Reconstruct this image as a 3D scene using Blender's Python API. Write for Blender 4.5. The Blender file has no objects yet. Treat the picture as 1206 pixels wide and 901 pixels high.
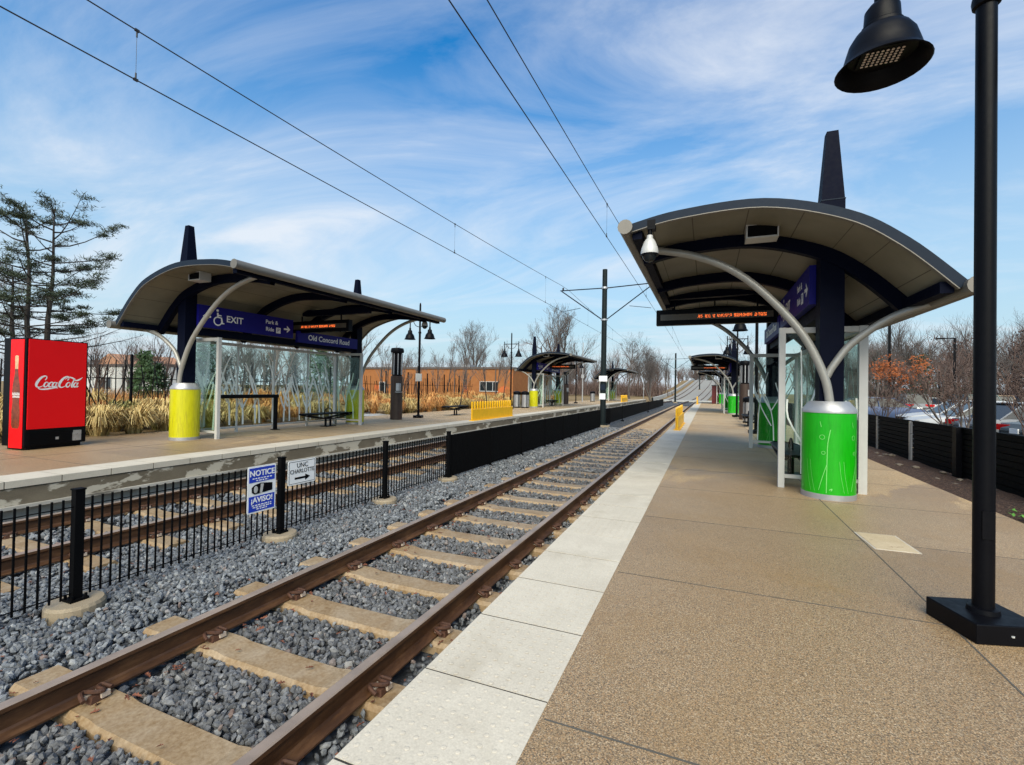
import bpy, bmesh, math, random
import numpy as np
from mathutils import Vector, Matrix
random.seed(7); RNG = np.random.default_rng(7)
PI = math.pi
SC = bpy.context.scene
COL = SC.collection
R = math.radians

# ------------------------------------------------------------------ camera maths (solved from the photograph's lines)
CF = 555.96 / 1206.0
CR = Vector((0.92405331, 0.38185819, 0.01760096))
CU = Vector((-0.01175873, -0.01762778, 0.99977547))
CW = Vector((-0.38208272, 0.9240528, 0.01179884))
CO = Vector((0, 0, 1.36))
def ray(px, py):
    return CW + CR*((px-603)/555.96) - CU*((py-450.5)/555.96)
def at(px, Y, z=0.0):
    """ground position seen in picture column px at distance Y along the track"""
    d = ray(px, 460); k = Y/d.y
    return Vector((d.x*k, Y, z))

# ------------------------------------------------------------------ materials
def new_mat(name):
    m = bpy.data.materials.new(name); m.use_nodes = True
    nt = m.node_tree; nt.nodes.clear()
    out = nt.nodes.new('ShaderNodeOutputMaterial'); b = nt.nodes.new('ShaderNodeBsdfPrincipled')
    nt.links.new(b.outputs[0], out.inputs[0])
    return m, nt, b
def N(nt, t, **kw):
    n = nt.nodes.new(t)
    for k, v in kw.items():
        if k.startswith('i_'):
            key = k[2:]
            n.inputs[int(key) if key.isdigit() else key].default_value = v
        else: setattr(n, k, v)
    return n
def ramp(nt, fac, stops):
    r = nt.nodes.new('ShaderNodeValToRGB'); e = r.color_ramp.elements
    e[0].position, e[0].color = stops[0][0], (*stops[0][1], 1)
    e[1].position, e[1].color = stops[-1][0], (*stops[-1][1], 1)
    for p, c in stops[1:-1]:
        x = e.new(p); x.color = (*c, 1)
    nt.links.new(fac, r.inputs[0]); return r.outputs[0]
def coords(nt, kind='Object', scale=(1,1,1)):
    t = nt.nodes.new('ShaderNodeTexCoord'); mp = nt.nodes.new('ShaderNodeMapping')
    mp.inputs['Scale'].default_value = scale
    nt.links.new(t.outputs[kind], mp.inputs[0]); return mp.outputs[0]
def noise(nt, vec, scale, detail=4, rough=.55, dist=0):
    n = N(nt, 'ShaderNodeTexNoise', i_Scale=scale, i_Detail=detail, i_Roughness=rough, i_Distortion=dist)
    nt.links.new(vec, n.inputs['Vector']); return n.outputs['Fac']
def mixc(nt, fac, a, b, mode='MIX'):
    m = nt.nodes.new('ShaderNodeMix'); m.data_type = 'RGBA'; m.blend_type = mode
    for sock, v in ((m.inputs[0], fac), (m.inputs[6], a), (m.inputs[7], b)):
        if hasattr(v, 'is_output'): nt.links.new(v, sock)
        elif isinstance(v, (int, float)): sock.default_value = v
        else: sock.default_value = (*v, 1)
    return m.outputs[2]
def bump(nt, b, h, strength=.3, dist=.01):
    n = N(nt, 'ShaderNodeBump', i_Strength=strength, i_Distance=dist)
    nt.links.new(h, n.inputs['Height']); nt.links.new(n.outputs[0], b.inputs['Normal'])
def sc(c, k): return tuple(min(1, x*k) for x in c)
MATS = {}
def paint(name, c, rough=.5, metal=0., vary=.18, scale=6., bmp=0., bscale=40., spec=.5, scratch=True):
    if name in MATS: return MATS[name]
    m, nt, b = new_mat(name)
    v = coords(nt)
    n1 = noise(nt, v, scale, 5, .6)
    col = ramp(nt, n1, [(.25, sc(c, 1-vary)), (.5, c), (.78, sc(c, 1+vary*.8))])
    nt.links.new(col, b.inputs['Base Color'])
    n2 = noise(nt, v, scale*4, 3)
    mr = N(nt, 'ShaderNodeMapRange'); mr.inputs[3].default_value = max(.04, rough-.12); mr.inputs[4].default_value = min(1, rough+.15)
    nt.links.new(n2, mr.inputs[0]); nt.links.new(mr.outputs[0], b.inputs['Roughness'])
    b.inputs['Metallic'].default_value = metal
    b.inputs['Specular IOR Level'].default_value = spec
    if bmp: bump(nt, b, noise(nt, v, bscale, 3), bmp, .005)
    MATS[name] = m; return m
def emit(name, c, s):
    if name in MATS: return MATS[name]
    m, nt, b = new_mat(name)
    b.inputs['Base Color'].default_value = (*sc(c, .3), 1)
    b.inputs['Emission Color'].default_value = (*c, 1); b.inputs['Emission Strength'].default_value = s
    MATS[name] = m; return m
def glass(name, tint, refl=.10):
    m = bpy.data.materials.new(name); m.use_nodes = True; nt = m.node_tree; nt.nodes.clear()
    out = N(nt, 'ShaderNodeOutputMaterial'); t = N(nt, 'ShaderNodeBsdfTransparent'); g = N(nt, 'ShaderNodeBsdfGlossy', i_Roughness=.03)
    t.inputs[0].default_value = (*tint, 1)
    fr = N(nt, 'ShaderNodeFresnel', i_IOR=1.45); mx = N(nt, 'ShaderNodeMixShader')
    mu = N(nt, 'ShaderNodeMath', operation='MULTIPLY'); mu.inputs[1].default_value = .45; nt.links.new(fr.outputs[0], mu.inputs[0]); nt.links.new(mu.outputs[0], mx.inputs[0]); nt.links.new(t.outputs[0], mx.inputs[1]); nt.links.new(g.outputs[0], mx.inputs[2])
    nt.links.new(mx.outputs[0], out.inputs[0]); return m

M = {}
M['black'] = paint('black paint', (.0025, .0026, .004), .42, spec=.10)
M['fence_black'] = paint('fence black paint', (.003, .003, .0035), .6, spec=.06)
M['navy'] = paint('navy steel paint', (.0020, .0033, .0115), .55, vary=.12, spec=.05)
M['slate'] = paint('slate roof metal', (.011, .018, .031), .5, .0, .12, spec=.12)
M['alu'] = paint('brushed aluminium', (.38, .38, .39), .42, .5, .1)
M['galv'] = paint('pale painted tube', (.30, .29, .265), .36, .25, .1)
M['gutter'] = paint('grey gutter metal', (.165, .15, .13), .45, .3, .15)
M['white_frame'] = paint('white aluminium frame', (.47, .465, .45), .42, .1, .08)
M['white'] = paint('white sign film', (.78, .78, .78), .4, 0, .05)
M['blue'] = paint('blue sign film', (.006, .005, .16), .5, 0, .08, spec=.2)
M['sign_blue'] = paint('bright blue sign film', (.012, .045, .42), .32, 0, .08)
M['etch'] = paint('etched white line', (.82, .86, .82), .6, 0, .08)
M['glass'] = glass('greenish glass', (.86, .93, .90))
M['window'] = paint('dark window glass', (.012, .016, .019), .16, 0, .3, spec=.3)
M['led_off'] = paint('dark display face', (.012, .010, .010), .2, 0, .2)
M['led_lens'] = paint('display lens', (.085, .068, .05), .3, 0, .1)
M['amber'] = emit('amber diodes', (1.0, .17, .035), 1.3)
M['barrier'] = paint('yellow barrier plastic', (.82, .44, .004), .42, 0, .1)
M['coke_red'] = paint('red machine panel', (.74, .002, .005), .4, 0, .02, 3, spec=.22)
M['cola'] = paint('brown bottle print', (.16, .030, .010), .3, 0, .8, 9)
M['cola_cap'] = paint('pale bottle print', (.55, .36, .20), .3, 0, .3, 14)
M['wire'] = paint('wire', (.03, .03, .032), .5, .4)
M['trim'] = paint('stainless trim', (.45, .45, .46), .3, .7, .1)
M['rubber'] = paint('tyre rubber', (.015, .015, .015), .8)
M['taillight'] = paint('red lamp lens', (.55, .01, .01), .15, 0, .2)
M['brown_metal'] = paint('brown column metal', (.040, .022, .015), .45, .1, .25)
M['maroon'] = paint('maroon cabinet', (.13, .010, .012), .4, 0, .15)
M['bark'] = paint('grey bark', (.085, .072, .064), .9, 0, .35, 4)
M['bark_dark'] = paint('dark bark', (.026, .021, .018), .9, 0, .35, 4)
M['leaf_orange'] = paint('orange oak leaf', (.30, .078, .013), .7, 0, .6, 1.2)
M['leaf_brown'] = paint('brown leaf', (.15, .050, .025), .8, 0, .7, 30)
M['needle'] = paint('pine needle', (.028, .042, .018), .7, 0, .45, .8)
M['evergreen'] = paint('evergreen leaf', (.035, .075, .022), .7, 0, .5, .8)
M['twig'] = paint('winter twigs', (.098, .084, .078), .9, 0, .3, .3)
M['twig_red'] = paint('russet twigs', (.115, .075, .062), .9, 0, .4, .3)
M['seed'] = paint('seed heads', (.08, .05, .04), .9, 0, .4, 3)

def drum_mat(name, c):
    m, nt, b = new_mat(name)
    v = coords(nt, 'Object', (6, 6, .9))
    n1 = noise(nt, v, 5, 4, .6)
    v2 = coords(nt, 'Object', (1, 1, 1)); n2 = noise(nt, v2, 4, 3)
    col = ramp(nt, n1, [(.3, sc(c, .66)), (.5, sc(c, .95)), (.8, sc(c, 1.15))])
    col = mixc(nt, n2, col, sc(c, .9), 'MIX')
    nt.links.new(col, b.inputs['Base Color']); b.inputs['Roughness'].default_value = .33
    return m
M['green'] = drum_mat('bright green drum', (.004, .36, .001))
M['green_far'] = M['green']
M['yellow'] = drum_mat('lime yellow drum', (.55, .525, .003))
M['etch_green'] = paint('pale green etching', (.16, .58, .13), .5, 0, .1)
M['etch_yellow'] = paint('dark yellow etching', (.40, .33, .02), .5, 0, .1)

def soffit_mat():
    m, nt, b = new_mat('beige soffit panels')
    v = coords(nt)
    c = ramp(nt, noise(nt, v, 1.3, 5, .6), [(.3, (.14, .126, .09)), (.7, (.205, .188, .138))])
    nt.links.new(c, b.inputs['Base Color']); b.inputs['Roughness'].default_value = .5
    return m
M['soffit'] = soffit_mat()
M['joint'] = paint('dark joint', (.085, .075, .06), .8)

def aggregate_mat():
    m, nt, b = new_mat('exposed aggregate concrete')
    v = coords(nt)
    big = noise(nt, v, .55, 5, .6, .6)
    base = ramp(nt, big, [(.28, (.185, .138, .086)), (.5, (.265, .205, .135)), (.72, (.35, .285, .20))])
    vor = N(nt, 'ShaderNodeTexVoronoi', i_Scale=170.0); nt.links.new(v, vor.inputs['Vector'])
    hs = N(nt, 'ShaderNodeSeparateColor'); nt.links.new(vor.outputs['Color'], hs.inputs[0])
    peb = ramp(nt, hs.outputs[0], [(0, (.05, .045, .04)), (.25, (.23, .165, .09)), (.5, (.38, .305, .195)), (.72, (.34, .21, .10)), (.86, (.55, .48, .36)), (1, (.14, .125, .10))])
    col = mixc(nt, .60, base, peb)
    fine = noise(nt, v, 150, 3, .7)
    col = mixc(nt, .75, col, ramp(nt, fine, [(.36, (.10, .095, .09)), (.64, (.86, .83, .80))]), 'OVERLAY')
    # ochre rust bleeding, and damp ground with a drying edge, each with a shape of its own
    st = noise(nt, v, .7, 7, .68, .4)
    col = mixc(nt, ramp(nt, st, [(.50, (0, 0, 0)), (.66, (.42, .42, .42))]), col, (.27, .175, .07))
    sy = N(nt, 'ShaderNodeSeparateXYZ'); nt.links.new(v, sy.inputs[0])
    wv = coords(nt, 'Object', (.8, .30, 1)); wn = noise(nt, wv, .9, 6, .6, .5)
    t1 = N(nt, 'ShaderNodeMath', operation='MULTIPLY_ADD'); nt.links.new(wn, t1.inputs[0]); t1.inputs[1].default_value = 9.0; nt.links.new(sy.outputs[1], t1.inputs[2])
    t2 = N(nt, 'ShaderNodeMapRange'); t2.inputs[1].default_value = 12.6; t2.inputs[2].default_value = 13.0; nt.links.new(t1.outputs[0], t2.inputs[0])
    col = mixc(nt, 1.0, col, mixc(nt, t2.outputs[0], (.93, .88, .82), (1.26, 1.25, 1.22)), 'MULTIPLY')
    fx = N(nt, 'ShaderNodeMath', operation='SNAP'); ax_ = N(nt, 'ShaderNodeMath', operation='ADD'); nt.links.new(sy.outputs[0], ax_.inputs[0]); ax_.inputs[1].default_value = 20-1.35; nt.links.new(ax_.outputs[0], fx.inputs[0]); fx.inputs[1].default_value = 2.0
    fy = N(nt, 'ShaderNodeMath', operation='SNAP'); ay_ = N(nt, 'ShaderNodeMath', operation='ADD'); nt.links.new(sy.outputs[1], ay_.inputs[0]); ay_.inputs[1].default_value = 17.2-1.87; nt.links.new(ay_.outputs[0], fy.inputs[0]); fy.inputs[1].default_value = 1.72
    cb = N(nt, 'ShaderNodeCombineXYZ'); nt.links.new(fx.outputs[0], cb.inputs[0]); nt.links.new(fy.outputs[0], cb.inputs[1])
    wn2 = N(nt, 'ShaderNodeTexWhiteNoise'); nt.links.new(cb.outputs[0], wn2.inputs['Vector'])
    col = mixc(nt, 1.0, col, ramp(nt, wn2.outputs['Value'], [(0, (1.0, .955, .90)), (1, (1.2, 1.14, 1.06))]), 'MULTIPLY')
    gum = N(nt, 'ShaderNodeTexVoronoi', i_Scale=2.1); nt.links.new(v, gum.inputs['Vector'])
    gr = N(nt, 'ShaderNodeSeparateColor'); nt.links.new(gum.outputs['Color'], gr.inputs[0])
    gl = N(nt, 'ShaderNodeMath', operation='LESS_THAN'); nt.links.new(gum.outputs['Distance'], gl.inputs[0]); gm = N(nt, 'ShaderNodeMath', operation='MULTIPLY'); nt.links.new(gr.outputs[0], gm.inputs[0]); gm.inputs[1].default_value = .048; nt.links.new(gm.outputs[0], gl.inputs[1])
    gk = N(nt, 'ShaderNodeMath', operation='MULTIPLY'); nt.links.new(gl.outputs[0], gk.inputs[0]); gk.inputs[1].default_value = .45
    col = mixc(nt, gk.outputs[0], col, (.07, .06, .05))
    sp = noise(nt, v, 2.6, 8, .75, .3)
    col = mixc(nt, ramp(nt, sp, [(.60, (0, 0, 0)), (.70, (.35, .35, .35))]), col, (.10, .08, .06))
    nt.links.new(col, b.inputs['Base Color'])
    rr = mixc(nt, t2.outputs[0], (.50, .50, .50), (.75, .75, .75)); nt.links.new(rr, b.inputs['Roughness'])
    bump(nt, b, vor.outputs['Distance'], .3, .004)
    return m
M['aggregate'] = aggregate_mat()

def plain_concrete(name, lo, hi, bs=30, stain=None, stretch=(1,1,1)):
    m, nt, b = new_mat(name)
    v = coords(nt, 'Object', stretch)
    col = ramp(nt, noise(nt, v, 2.2, 6, .65), [(.3, lo), (.7, hi)])
    col = mixc(nt, .25, col, ramp(nt, noise(nt, v, 120, 2), [(.3, sc(lo, .6)), (.7, sc(hi, 1.2))]))
    if stain:
        col = mixc(nt, ramp(nt, noise(nt, v, stain[1], 6, .6, stain[4]), [(stain[2], (0, 0, 0)), (stain[3], (1, 1, 1))]), col, stain[0])
    nt.links.new(col, b.inputs['Base Color']); b.inputs['Roughness'].default_value = .75
    bump(nt, b, noise(nt, v, bs, 4), .2, .006)
    return m
M['paver'] = plain_concrete('pale tactile concrete', (.47, .415, .33), (.59, .53, .43), 60, ((.40, .345, .26), 1.6, .56, .78, .6))
M['paver_gap'] = paint('paver joint', (.03, .026, .021), .9)
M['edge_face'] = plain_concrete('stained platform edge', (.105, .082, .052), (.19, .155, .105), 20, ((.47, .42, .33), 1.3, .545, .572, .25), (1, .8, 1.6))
M['wall_white'] = plain_concrete('pale platform wall', (.36, .33, .28), (.52, .49, .43), 20, ((.16, .14, .11), 1.2, .56, .66, .8), (1, .6, 1.5))
M['footing'] = plain_concrete('tan footing concrete', (.22, .17, .11), (.36, .29, .20), 40)
M['bed_stone'] = plain_concrete('dusty bed stone', (.09, .07, .05), (.2, .165, .125), 30)
def sleeper_mat():
    m, nt, b = new_mat('rust stained concrete sleeper')
    v = coords(nt); oi = N(nt, 'ShaderNodeObjectInfo')
    ad = N(nt, 'ShaderNodeVectorMath', operation='ADD'); nt.links.new(v, ad.inputs[0]); nt.links.new(oi.outputs['Location'], ad.inputs[1])
    col = ramp(nt, noise(nt, ad.outputs[0], 3.0, 6, .65, .5), [(.25, (.12, .062, .022)), (.42, (.235, .142, .058)), (.58, (.29, .205, .12)), (.8, (.37, .29, .20))])
    col = mixc(nt, .3, col, ramp(nt, noise(nt, ad.outputs[0], 45, 4), [(.3, (.14, .09, .04)), (.7, (.5, .4, .27))]))
    nt.links.new(col, b.inputs['Base Color']); b.inputs['Roughness'].default_value = .55
    bump(nt, b, noise(nt, ad.outputs[0], 60, 4), .15, .004)
    return m
M['sleeper'] = sleeper_mat()
M['cover'] = plain_concrete('sandy utility cover', (.42, .31, .17), (.58, .46, .30), 50, ((.25, .15, .07), 6, .6, .66, 1))
def rail_mat():
    m, nt, b = new_mat('rusted rail steel')
    v = coords(nt, 'Object', (1, .25, 1))
    col = ramp(nt, noise(nt, v, 14, 6, .65), [(.25, (.028, .0115, .005)), (.5, (.072, .031, .012)), (.75, (.15, .072, .030))])
    nt.links.new(col, b.inputs['Base Color']); b.inputs['Roughness'].default_value = .58; b.inputs['Metallic'].default_value = .15
    bump(nt, b, noise(nt, v, 90, 3), .15, .003)
    return m
M['rail'] = rail_mat()
M['rail_top'] = paint('polished rail head', (.33, .25, .195), .42, .3, .3, 3)
M['rust'] = paint('rusty spring clip', (.075, .032, .018), .7, .2, .5, 20)
M['insul'] = paint('pale rail insulator', (.46, .38, .31), .6, 0, .3, 20)

def stone_mat():
    m, nt, b = new_mat('grey ballast stone')
    g = N(nt, 'ShaderNodeNewGeometry')
    c = ramp(nt, g.outputs['Random Per Island'], [(0, (.035, .039, .045)), (.35, (.082, .091, .103)), (.62, (.135, .148, .165)), (.84, (.215, .232, .252)), (.94, (.36, .37, .37)), (1, (.17, .095, .065))])
    v = coords(nt)
    c = mixc(nt, .4, c, ramp(nt, noise(nt, v, 60, 4), [(.3, (.045, .048, .054)), (.7, (.24, .25, .262))]))
    # warmer, rust dusted stones between the rails
    sx = N(nt, 'ShaderNodeSeparateXYZ'); nt.links.new(v, sx.inputs[0])
    d = N(nt, 'ShaderNodeMath', operation='ADD'); d.inputs[1].default_value = 2.7; nt.links.new(sx.outputs[0], d.inputs[0])
    a = N(nt, 'ShaderNodeMath', operation='ABSOLUTE'); nt.links.new(d.outputs[0], a.inputs[0])
    f = ramp(nt, a.outputs[0], [(.60, (.5, .5, .5)), (.95, (0, 0, 0))])
    c = mixc(nt, f, c, (.30, .25, .21), 'SOFT_LIGHT')
    nt.links.new(c, b.inputs['Base Color']); b.inputs['Roughness'].default_value = .8
    bump(nt, b, noise(nt, v, 160, 3), .25, .004)
    return m
M['stone'] = stone_mat()
def bed_mat():
    m, nt, b = new_mat('ballast bed')
    v = coords(nt)
    vor = N(nt, 'ShaderNodeTexVoronoi', i_Scale=17.0); nt.links.new(v, vor.inputs['Vector'])
    hs = N(nt, 'ShaderNodeSeparateColor'); nt.links.new(vor.outputs['Color'], hs.inputs[0])
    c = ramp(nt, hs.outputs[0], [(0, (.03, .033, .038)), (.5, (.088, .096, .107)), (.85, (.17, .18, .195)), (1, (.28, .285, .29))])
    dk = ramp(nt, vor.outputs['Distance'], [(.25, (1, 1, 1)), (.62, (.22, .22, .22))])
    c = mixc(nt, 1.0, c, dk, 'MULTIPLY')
    nt.links.new(c, b.inputs['Base Color']); b.inputs['Roughness'].default_value = .85
    inv = N(nt, 'ShaderNodeMath', operation='SUBTRACT'); inv.inputs[0].default_value = 1; nt.links.new(vor.outputs['Distance'], inv.inputs[1])
    bump(nt, b, inv.outputs[0], .9, .03)
    return m
M['bed'] = bed_mat()
def ground_mat():
    m, nt, b = new_mat('winter meadow ground')
    v = coords(nt)
    c = ramp(nt, noise(nt, v, .22, 6, .65, .4), [(.25, (.10, .085, .030)), (.42, (.19, .125, .045)), (.55, (.27, .165, .06)), (.68, (.20, .085, .035)), (.8, (.10, .10, .035))])
    c = mixc(nt, .5, c, ramp(nt, noise(nt, v, 7, 5, .7), [(.3, (.045, .03, .015)), (.7, (.32, .23, .10))]))
    nt.links.new(c, b.inputs['Base Color']); b.inputs['Roughness'].default_value = .95
    bump(nt, b, noise(nt, v, 9, 5, .7), .8, .12)
    return m
M['ground'] = ground_mat()
def mulch_mat():
    m, nt, b = new_mat('dark bark mulch')
    v = coords(nt, 'Object', (1, 1, 1))
    c = ramp(nt, noise(nt, v, 34, 6, .8, .6), [(.36, (.012, .007, .005)), (.46, (.045, .020, .012)), (.55, (.12, .055, .03)), (.65, (.34, .23, .15))])
    nt.links.new(c, b.inputs['Base Color']); b.inputs['Roughness'].default_value = .9
    bump(nt, b, noise(nt, v, 34, 6, .8, .6), 1.0, .08)
    return m
M['mulch'] = mulch_mat()
M['asphalt'] = plain_concrete('parking asphalt', (.045, .045, .046), (.075, .074, .072), 60)
M['line'] = paint('road paint', (.7, .7, .66), .6)
M['path'] = plain_concrete('pale path concrete', (.32, .32, .31), (.45, .45, .43), 20)
M['slab'] = plain_concrete('track slab concrete', (.20, .185, .16), (.33, .31, .27), 20)
M['brick_orange'] = plain_concrete('orange brick wall', (.25, .083, .018), (.35, .14, .04), 30, ((.50, .12, .03), .35, .60, .68, .5))
M['cladding'] = plain_concrete('white wall cladding', (.55, .55, .52), (.7, .7, .67), 10)
M['roof_tan'] = plain_concrete('tan roof', (.34, .16, .085), (.46, .25, .15), 12)
def grass_mat(name, a, bb, c):
    m, nt, b = new_mat(name)
    g = N(nt, 'ShaderNodeNewGeometry')
    nt.links.new(ramp(nt, g.outputs['Random Per Island'], [(0, a), (.5, bb), (1, c)]), b.inputs['Base Color'])
    b.inputs['Roughness'].default_value = .75
    return m
M['grass_tan'] = grass_mat('tan grass blades', (.17, .105, .035), (.43, .29, .095), (.68, .52, .23))
M['grass_orange'] = grass_mat('orange grass blades', (.22, .08, .022), (.50, .21, .05), (.68, .38, .13))
M['grass_green'] = grass_mat('olive grass blades', (.09, .085, .022), (.22, .20, .05), (.46, .36, .14))
M['weed'] = grass_mat('weed leaf', (.05, .16, .02), (.09, .26, .03), (.14, .32, .05))
for nm, c in dict(silver=(.19, .20, .215), whitecar=(.43, .44, .45), bluecar=(.06, .09, .17), greencar=(.16, .20, .19), greycar=(.12, .14, .15), tan=(.42, .30, .20)).items():
    M[nm] = paint(nm+' car paint', c, .4, .0, .06, spec=.2)

# ------------------------------------------------------------------ mesh builder
class MB:
    def __init__(s): s.v = []; s.f = []; s.m = []
    def add(s, vs, fs, mi=0):
        o = len(s.v); s.v += [tuple(p) for p in vs]; s.f += [tuple(i+o for i in f) for f in fs]; s.m += [mi]*len(fs)
    def box(s, c, d, mi=0, rz=0, taper=1, ry=0):
        hx, hy, hz = d[0]/2, d[1]/2, d[2]/2; vs = []
        for z in (-1, 1):
            t = taper if z > 0 else 1
            for x, y in ((-1,-1),(1,-1),(1,1),(-1,1)):
                vs.append(Vector((x*hx*t, y*hy*t, z*hz)))
        mt = Matrix.Rotation(rz, 4, 'Z') @ Matrix.Rotation(ry, 4, 'Y')
        s.add([mt @ p + Vector(c) for p in vs], [(0,3,2,1),(4,5,6,7),(0,1,5,4),(1,2,6,5),(2,3,7,6),(3,0,4,7)], mi)
    def bx(s, x0, x1, y0, y1, z0, z1, mi=0): s.box(((x0+x1)/2, (y0+y1)/2, (z0+z1)/2), (abs(x1-x0), abs(y1-y0), abs(z1-z0)), mi)
    def tube(s, pts, r, n=8, mi=0, cap=True):
        pts = [Vector(p) for p in pts]; k = len(pts)
        if not hasattr(r, '__len__'): r = [r]*k
        vs = []; u = None
        for i, p in enumerate(pts):
            t = (pts[min(i+1, k-1)] - pts[max(i-1, 0)])
            if t.length < 1e-9: t = Vector((0,0,1))
            t.normalize()
            if u is None:
                a = Vector((0,0,1)) if abs(t.z) < .9 else Vector((1,0,0)); u = t.cross(a).normalized()
            else:
                u = (u - t*u.dot(t))
                if u.length < 1e-6: u = t.orthogonal()
                u.normalize()
            w = t.cross(u)
            for j in range(n):
                a = 2*PI*j/n; vs.append(p + (u*math.cos(a)+w*math.sin(a))*r[i])
        fs = [(i*n+j, i*n+(j+1)%n, (i+1)*n+(j+1)%n, (i+1)*n+j) for i in range(k-1) for j in range(n)]
        if cap: fs += [tuple(range(n-1, -1, -1)), tuple((k-1)*n+j for j in range(n))]
        s.add(vs, fs, mi)
    def lathe(s, prof, c=(0,0,0), n=24, mi=0, caps=(True, True)):
        vs = [(c[0]+r*math.cos(2*PI*j/n), c[1]+r*math.sin(2*PI*j/n), c[2]+z) for r, z in prof for j in range(n)]
        k = len(prof)
        fs = [(i*n+j, i*n+(j+1)%n, (i+1)*n+(j+1)%n, (i+1)*n+j) for i in range(k-1) for j in range(n)]
        if caps[0]: fs.append(tuple(range(n-1, -1, -1)))
        if caps[1]: fs.append(tuple((k-1)*n+j for j in range(n)))
        s.add(vs, fs, mi)
    def prism(s, poly, o, ax, ay, h, mi=0):
        """poly in the (ax, ay) plane at o, thickened by vector h"""
        o, ax, ay, h = Vector(o), Vector(ax), Vector(ay), Vector(h); n = len(poly)
        a = [o+ax*x+ay*y for x, y in poly]; vs = a+[p+h for p in a]
        s.add(vs, [tuple(range(n-1, -1, -1)), tuple(range(n, 2*n))]+[(i, (i+1)%n, n+(i+1)%n, n+i) for i in range(n)], mi)
    def sheet(s, rows, mi=0):
        """rows of equally many points"""
        n = len(rows[0]); vs = [p for r in rows for p in r]
        s.add(vs, [(i*n+j, i*n+j+1, (i+1)*n+j+1, (i+1)*n+j) for i in range(len(rows)-1) for j in range(n-1)], mi)
    def build(s, name, mats, parent=None, smooth=False, bevel=0, seg=2):
        me = bpy.data.meshes.new(name); me.from_pydata(s.v, [], s.f)
        if not isinstance(mats, (list, tuple)): mats = [mats]
        for m in mats: me.materials.append(m)
        if len(mats) > 1: me.polygons.foreach_set('material_index', s.m)
        if smooth: 
            me.polygons.foreach_set('use_smooth', [True]*len(me.polygons))
            try: me.set_sharp_from_angle(angle=R(40))
            except Exception: pass
        me.update()
        bm = bmesh.new(); bm.from_mesh(me); bmesh.ops.recalc_face_normals(bm, faces=bm.faces); bm.to_mesh(me); bm.free()
        o = bpy.data.objects.new(name, me); COL.objects.link(o)
        if parent: o.parent = parent
        if bevel:
            b = o.modifiers.new('bevel', 'BEVEL'); b.width = bevel; b.segments = seg; b.limit_method = 'ANGLE'; b.angle_limit = R(40)
        return o
def tag(o, label=None, cat=None, group=None, kind=None):
    if label: o['label'] = label
    if cat: o['category'] = cat
    if group: o['group'] = group
    if kind: o['kind'] = kind
    return o
def thing(name, label, cat, loc=(0,0,0), rz=0, group=None):
    o = bpy.data.objects.new(name, None); COL.objects.link(o); o.empty_display_size = .2
    o.location = loc; o.rotation_euler = (0, 0, rz)
    return tag(o, label, cat, group)
def kids(o): return [c for c in KID.get(o.name, [])]
def copy_tree(o, parent=None, src=None):
    """a thing with copies of its parts and their sub-parts"""
    if src is None:
        src = {}
        for q in COL.objects:
            if q.parent: src.setdefault(q.parent.name, []).append(q)
    c = o.copy(); COL.objects.link(c)
    if parent: c.parent = parent
    for ch in src.get(o.name, []): copy_tree(ch, c, src)
    return c
def catmull(P, n=6, closed=False):
    P = [Vector(p) for p in P]; out = []; k = len(P)
    for i in range(k if closed else k-1):
        if closed: a, b, c, d = P[i-1], P[i], P[(i+1) % k], P[(i+2) % k]
        else: a, b, c, d = P[max(i-1, 0)], P[i], P[i+1], P[min(i+2, k-1)]
        for j in range(n):
            t = j/n
            out.append(.5*((2*b)+(c-a)*t+(2*a-5*b+4*c-d)*t*t+(3*b-a-3*c+d)*t**3))
    if not closed: out.append(P[-1])
    return out
def text(body, size, o, ax, ay, mat, name, parent, align='CENTER', bold=0., space=1., squeeze=1.):
    cu = bpy.data.curves.new('lettering', 'FONT'); cu.body = body; cu.size = size; cu.align_x = align; cu.align_y = 'CENTER'
    cu.extrude = .001; cu.offset = bold; cu.space_character = space; cu.resolution_u = 3
    t = bpy.data.objects.new('lettering', cu); COL.objects.link(t)
    bpy.context.view_layer.update()
    me = bpy.data.meshes.new_from_object(t.evaluated_get(bpy.context.evaluated_depsgraph_get()))
    bpy.data.objects.remove(t)
    ax, ay = Vector(ax), Vector(ay); az = ax.cross(ay)
    mt = Matrix(((*ax, 0), (*ay, 0), (*az, 0), (0, 0, 0, 1))).transposed()
    mt.translation = Vector(o)
    me.transform(mt @ Matrix.Diagonal((squeeze, 1, 1, 1))); me.materials.clear(); me.materials.append(mat)
    ob = bpy.data.objects.new(name, me); COL.objects.link(ob); ob.parent = parent
    return ob
def ribbon(mb, pts, widths, o, ax, ay, lift, mi=0):
    """flat stroke of varying width"""
    ax, ay = Vector(ax), Vector(ay); nz = ax.cross(ay)*lift; P = [Vector((p[0], p[1], 0)) for p in pts]; L = []
    for i, p in enumerate(P):
        t = (P[min(i+1, len(P)-1)]-P[max(i-1, 0)]).normalized(); q = Vector((-t.y, t.x, 0))*widths[i]*.5
        L.append([Vector(o)+ax*(p.x+q.x)+ay*(p.y+q.y)+nz, Vector(o)+ax*(p.x-q.x)+ay*(p.y-q.y)+nz])
    mb.sheet(L, mi)
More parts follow.
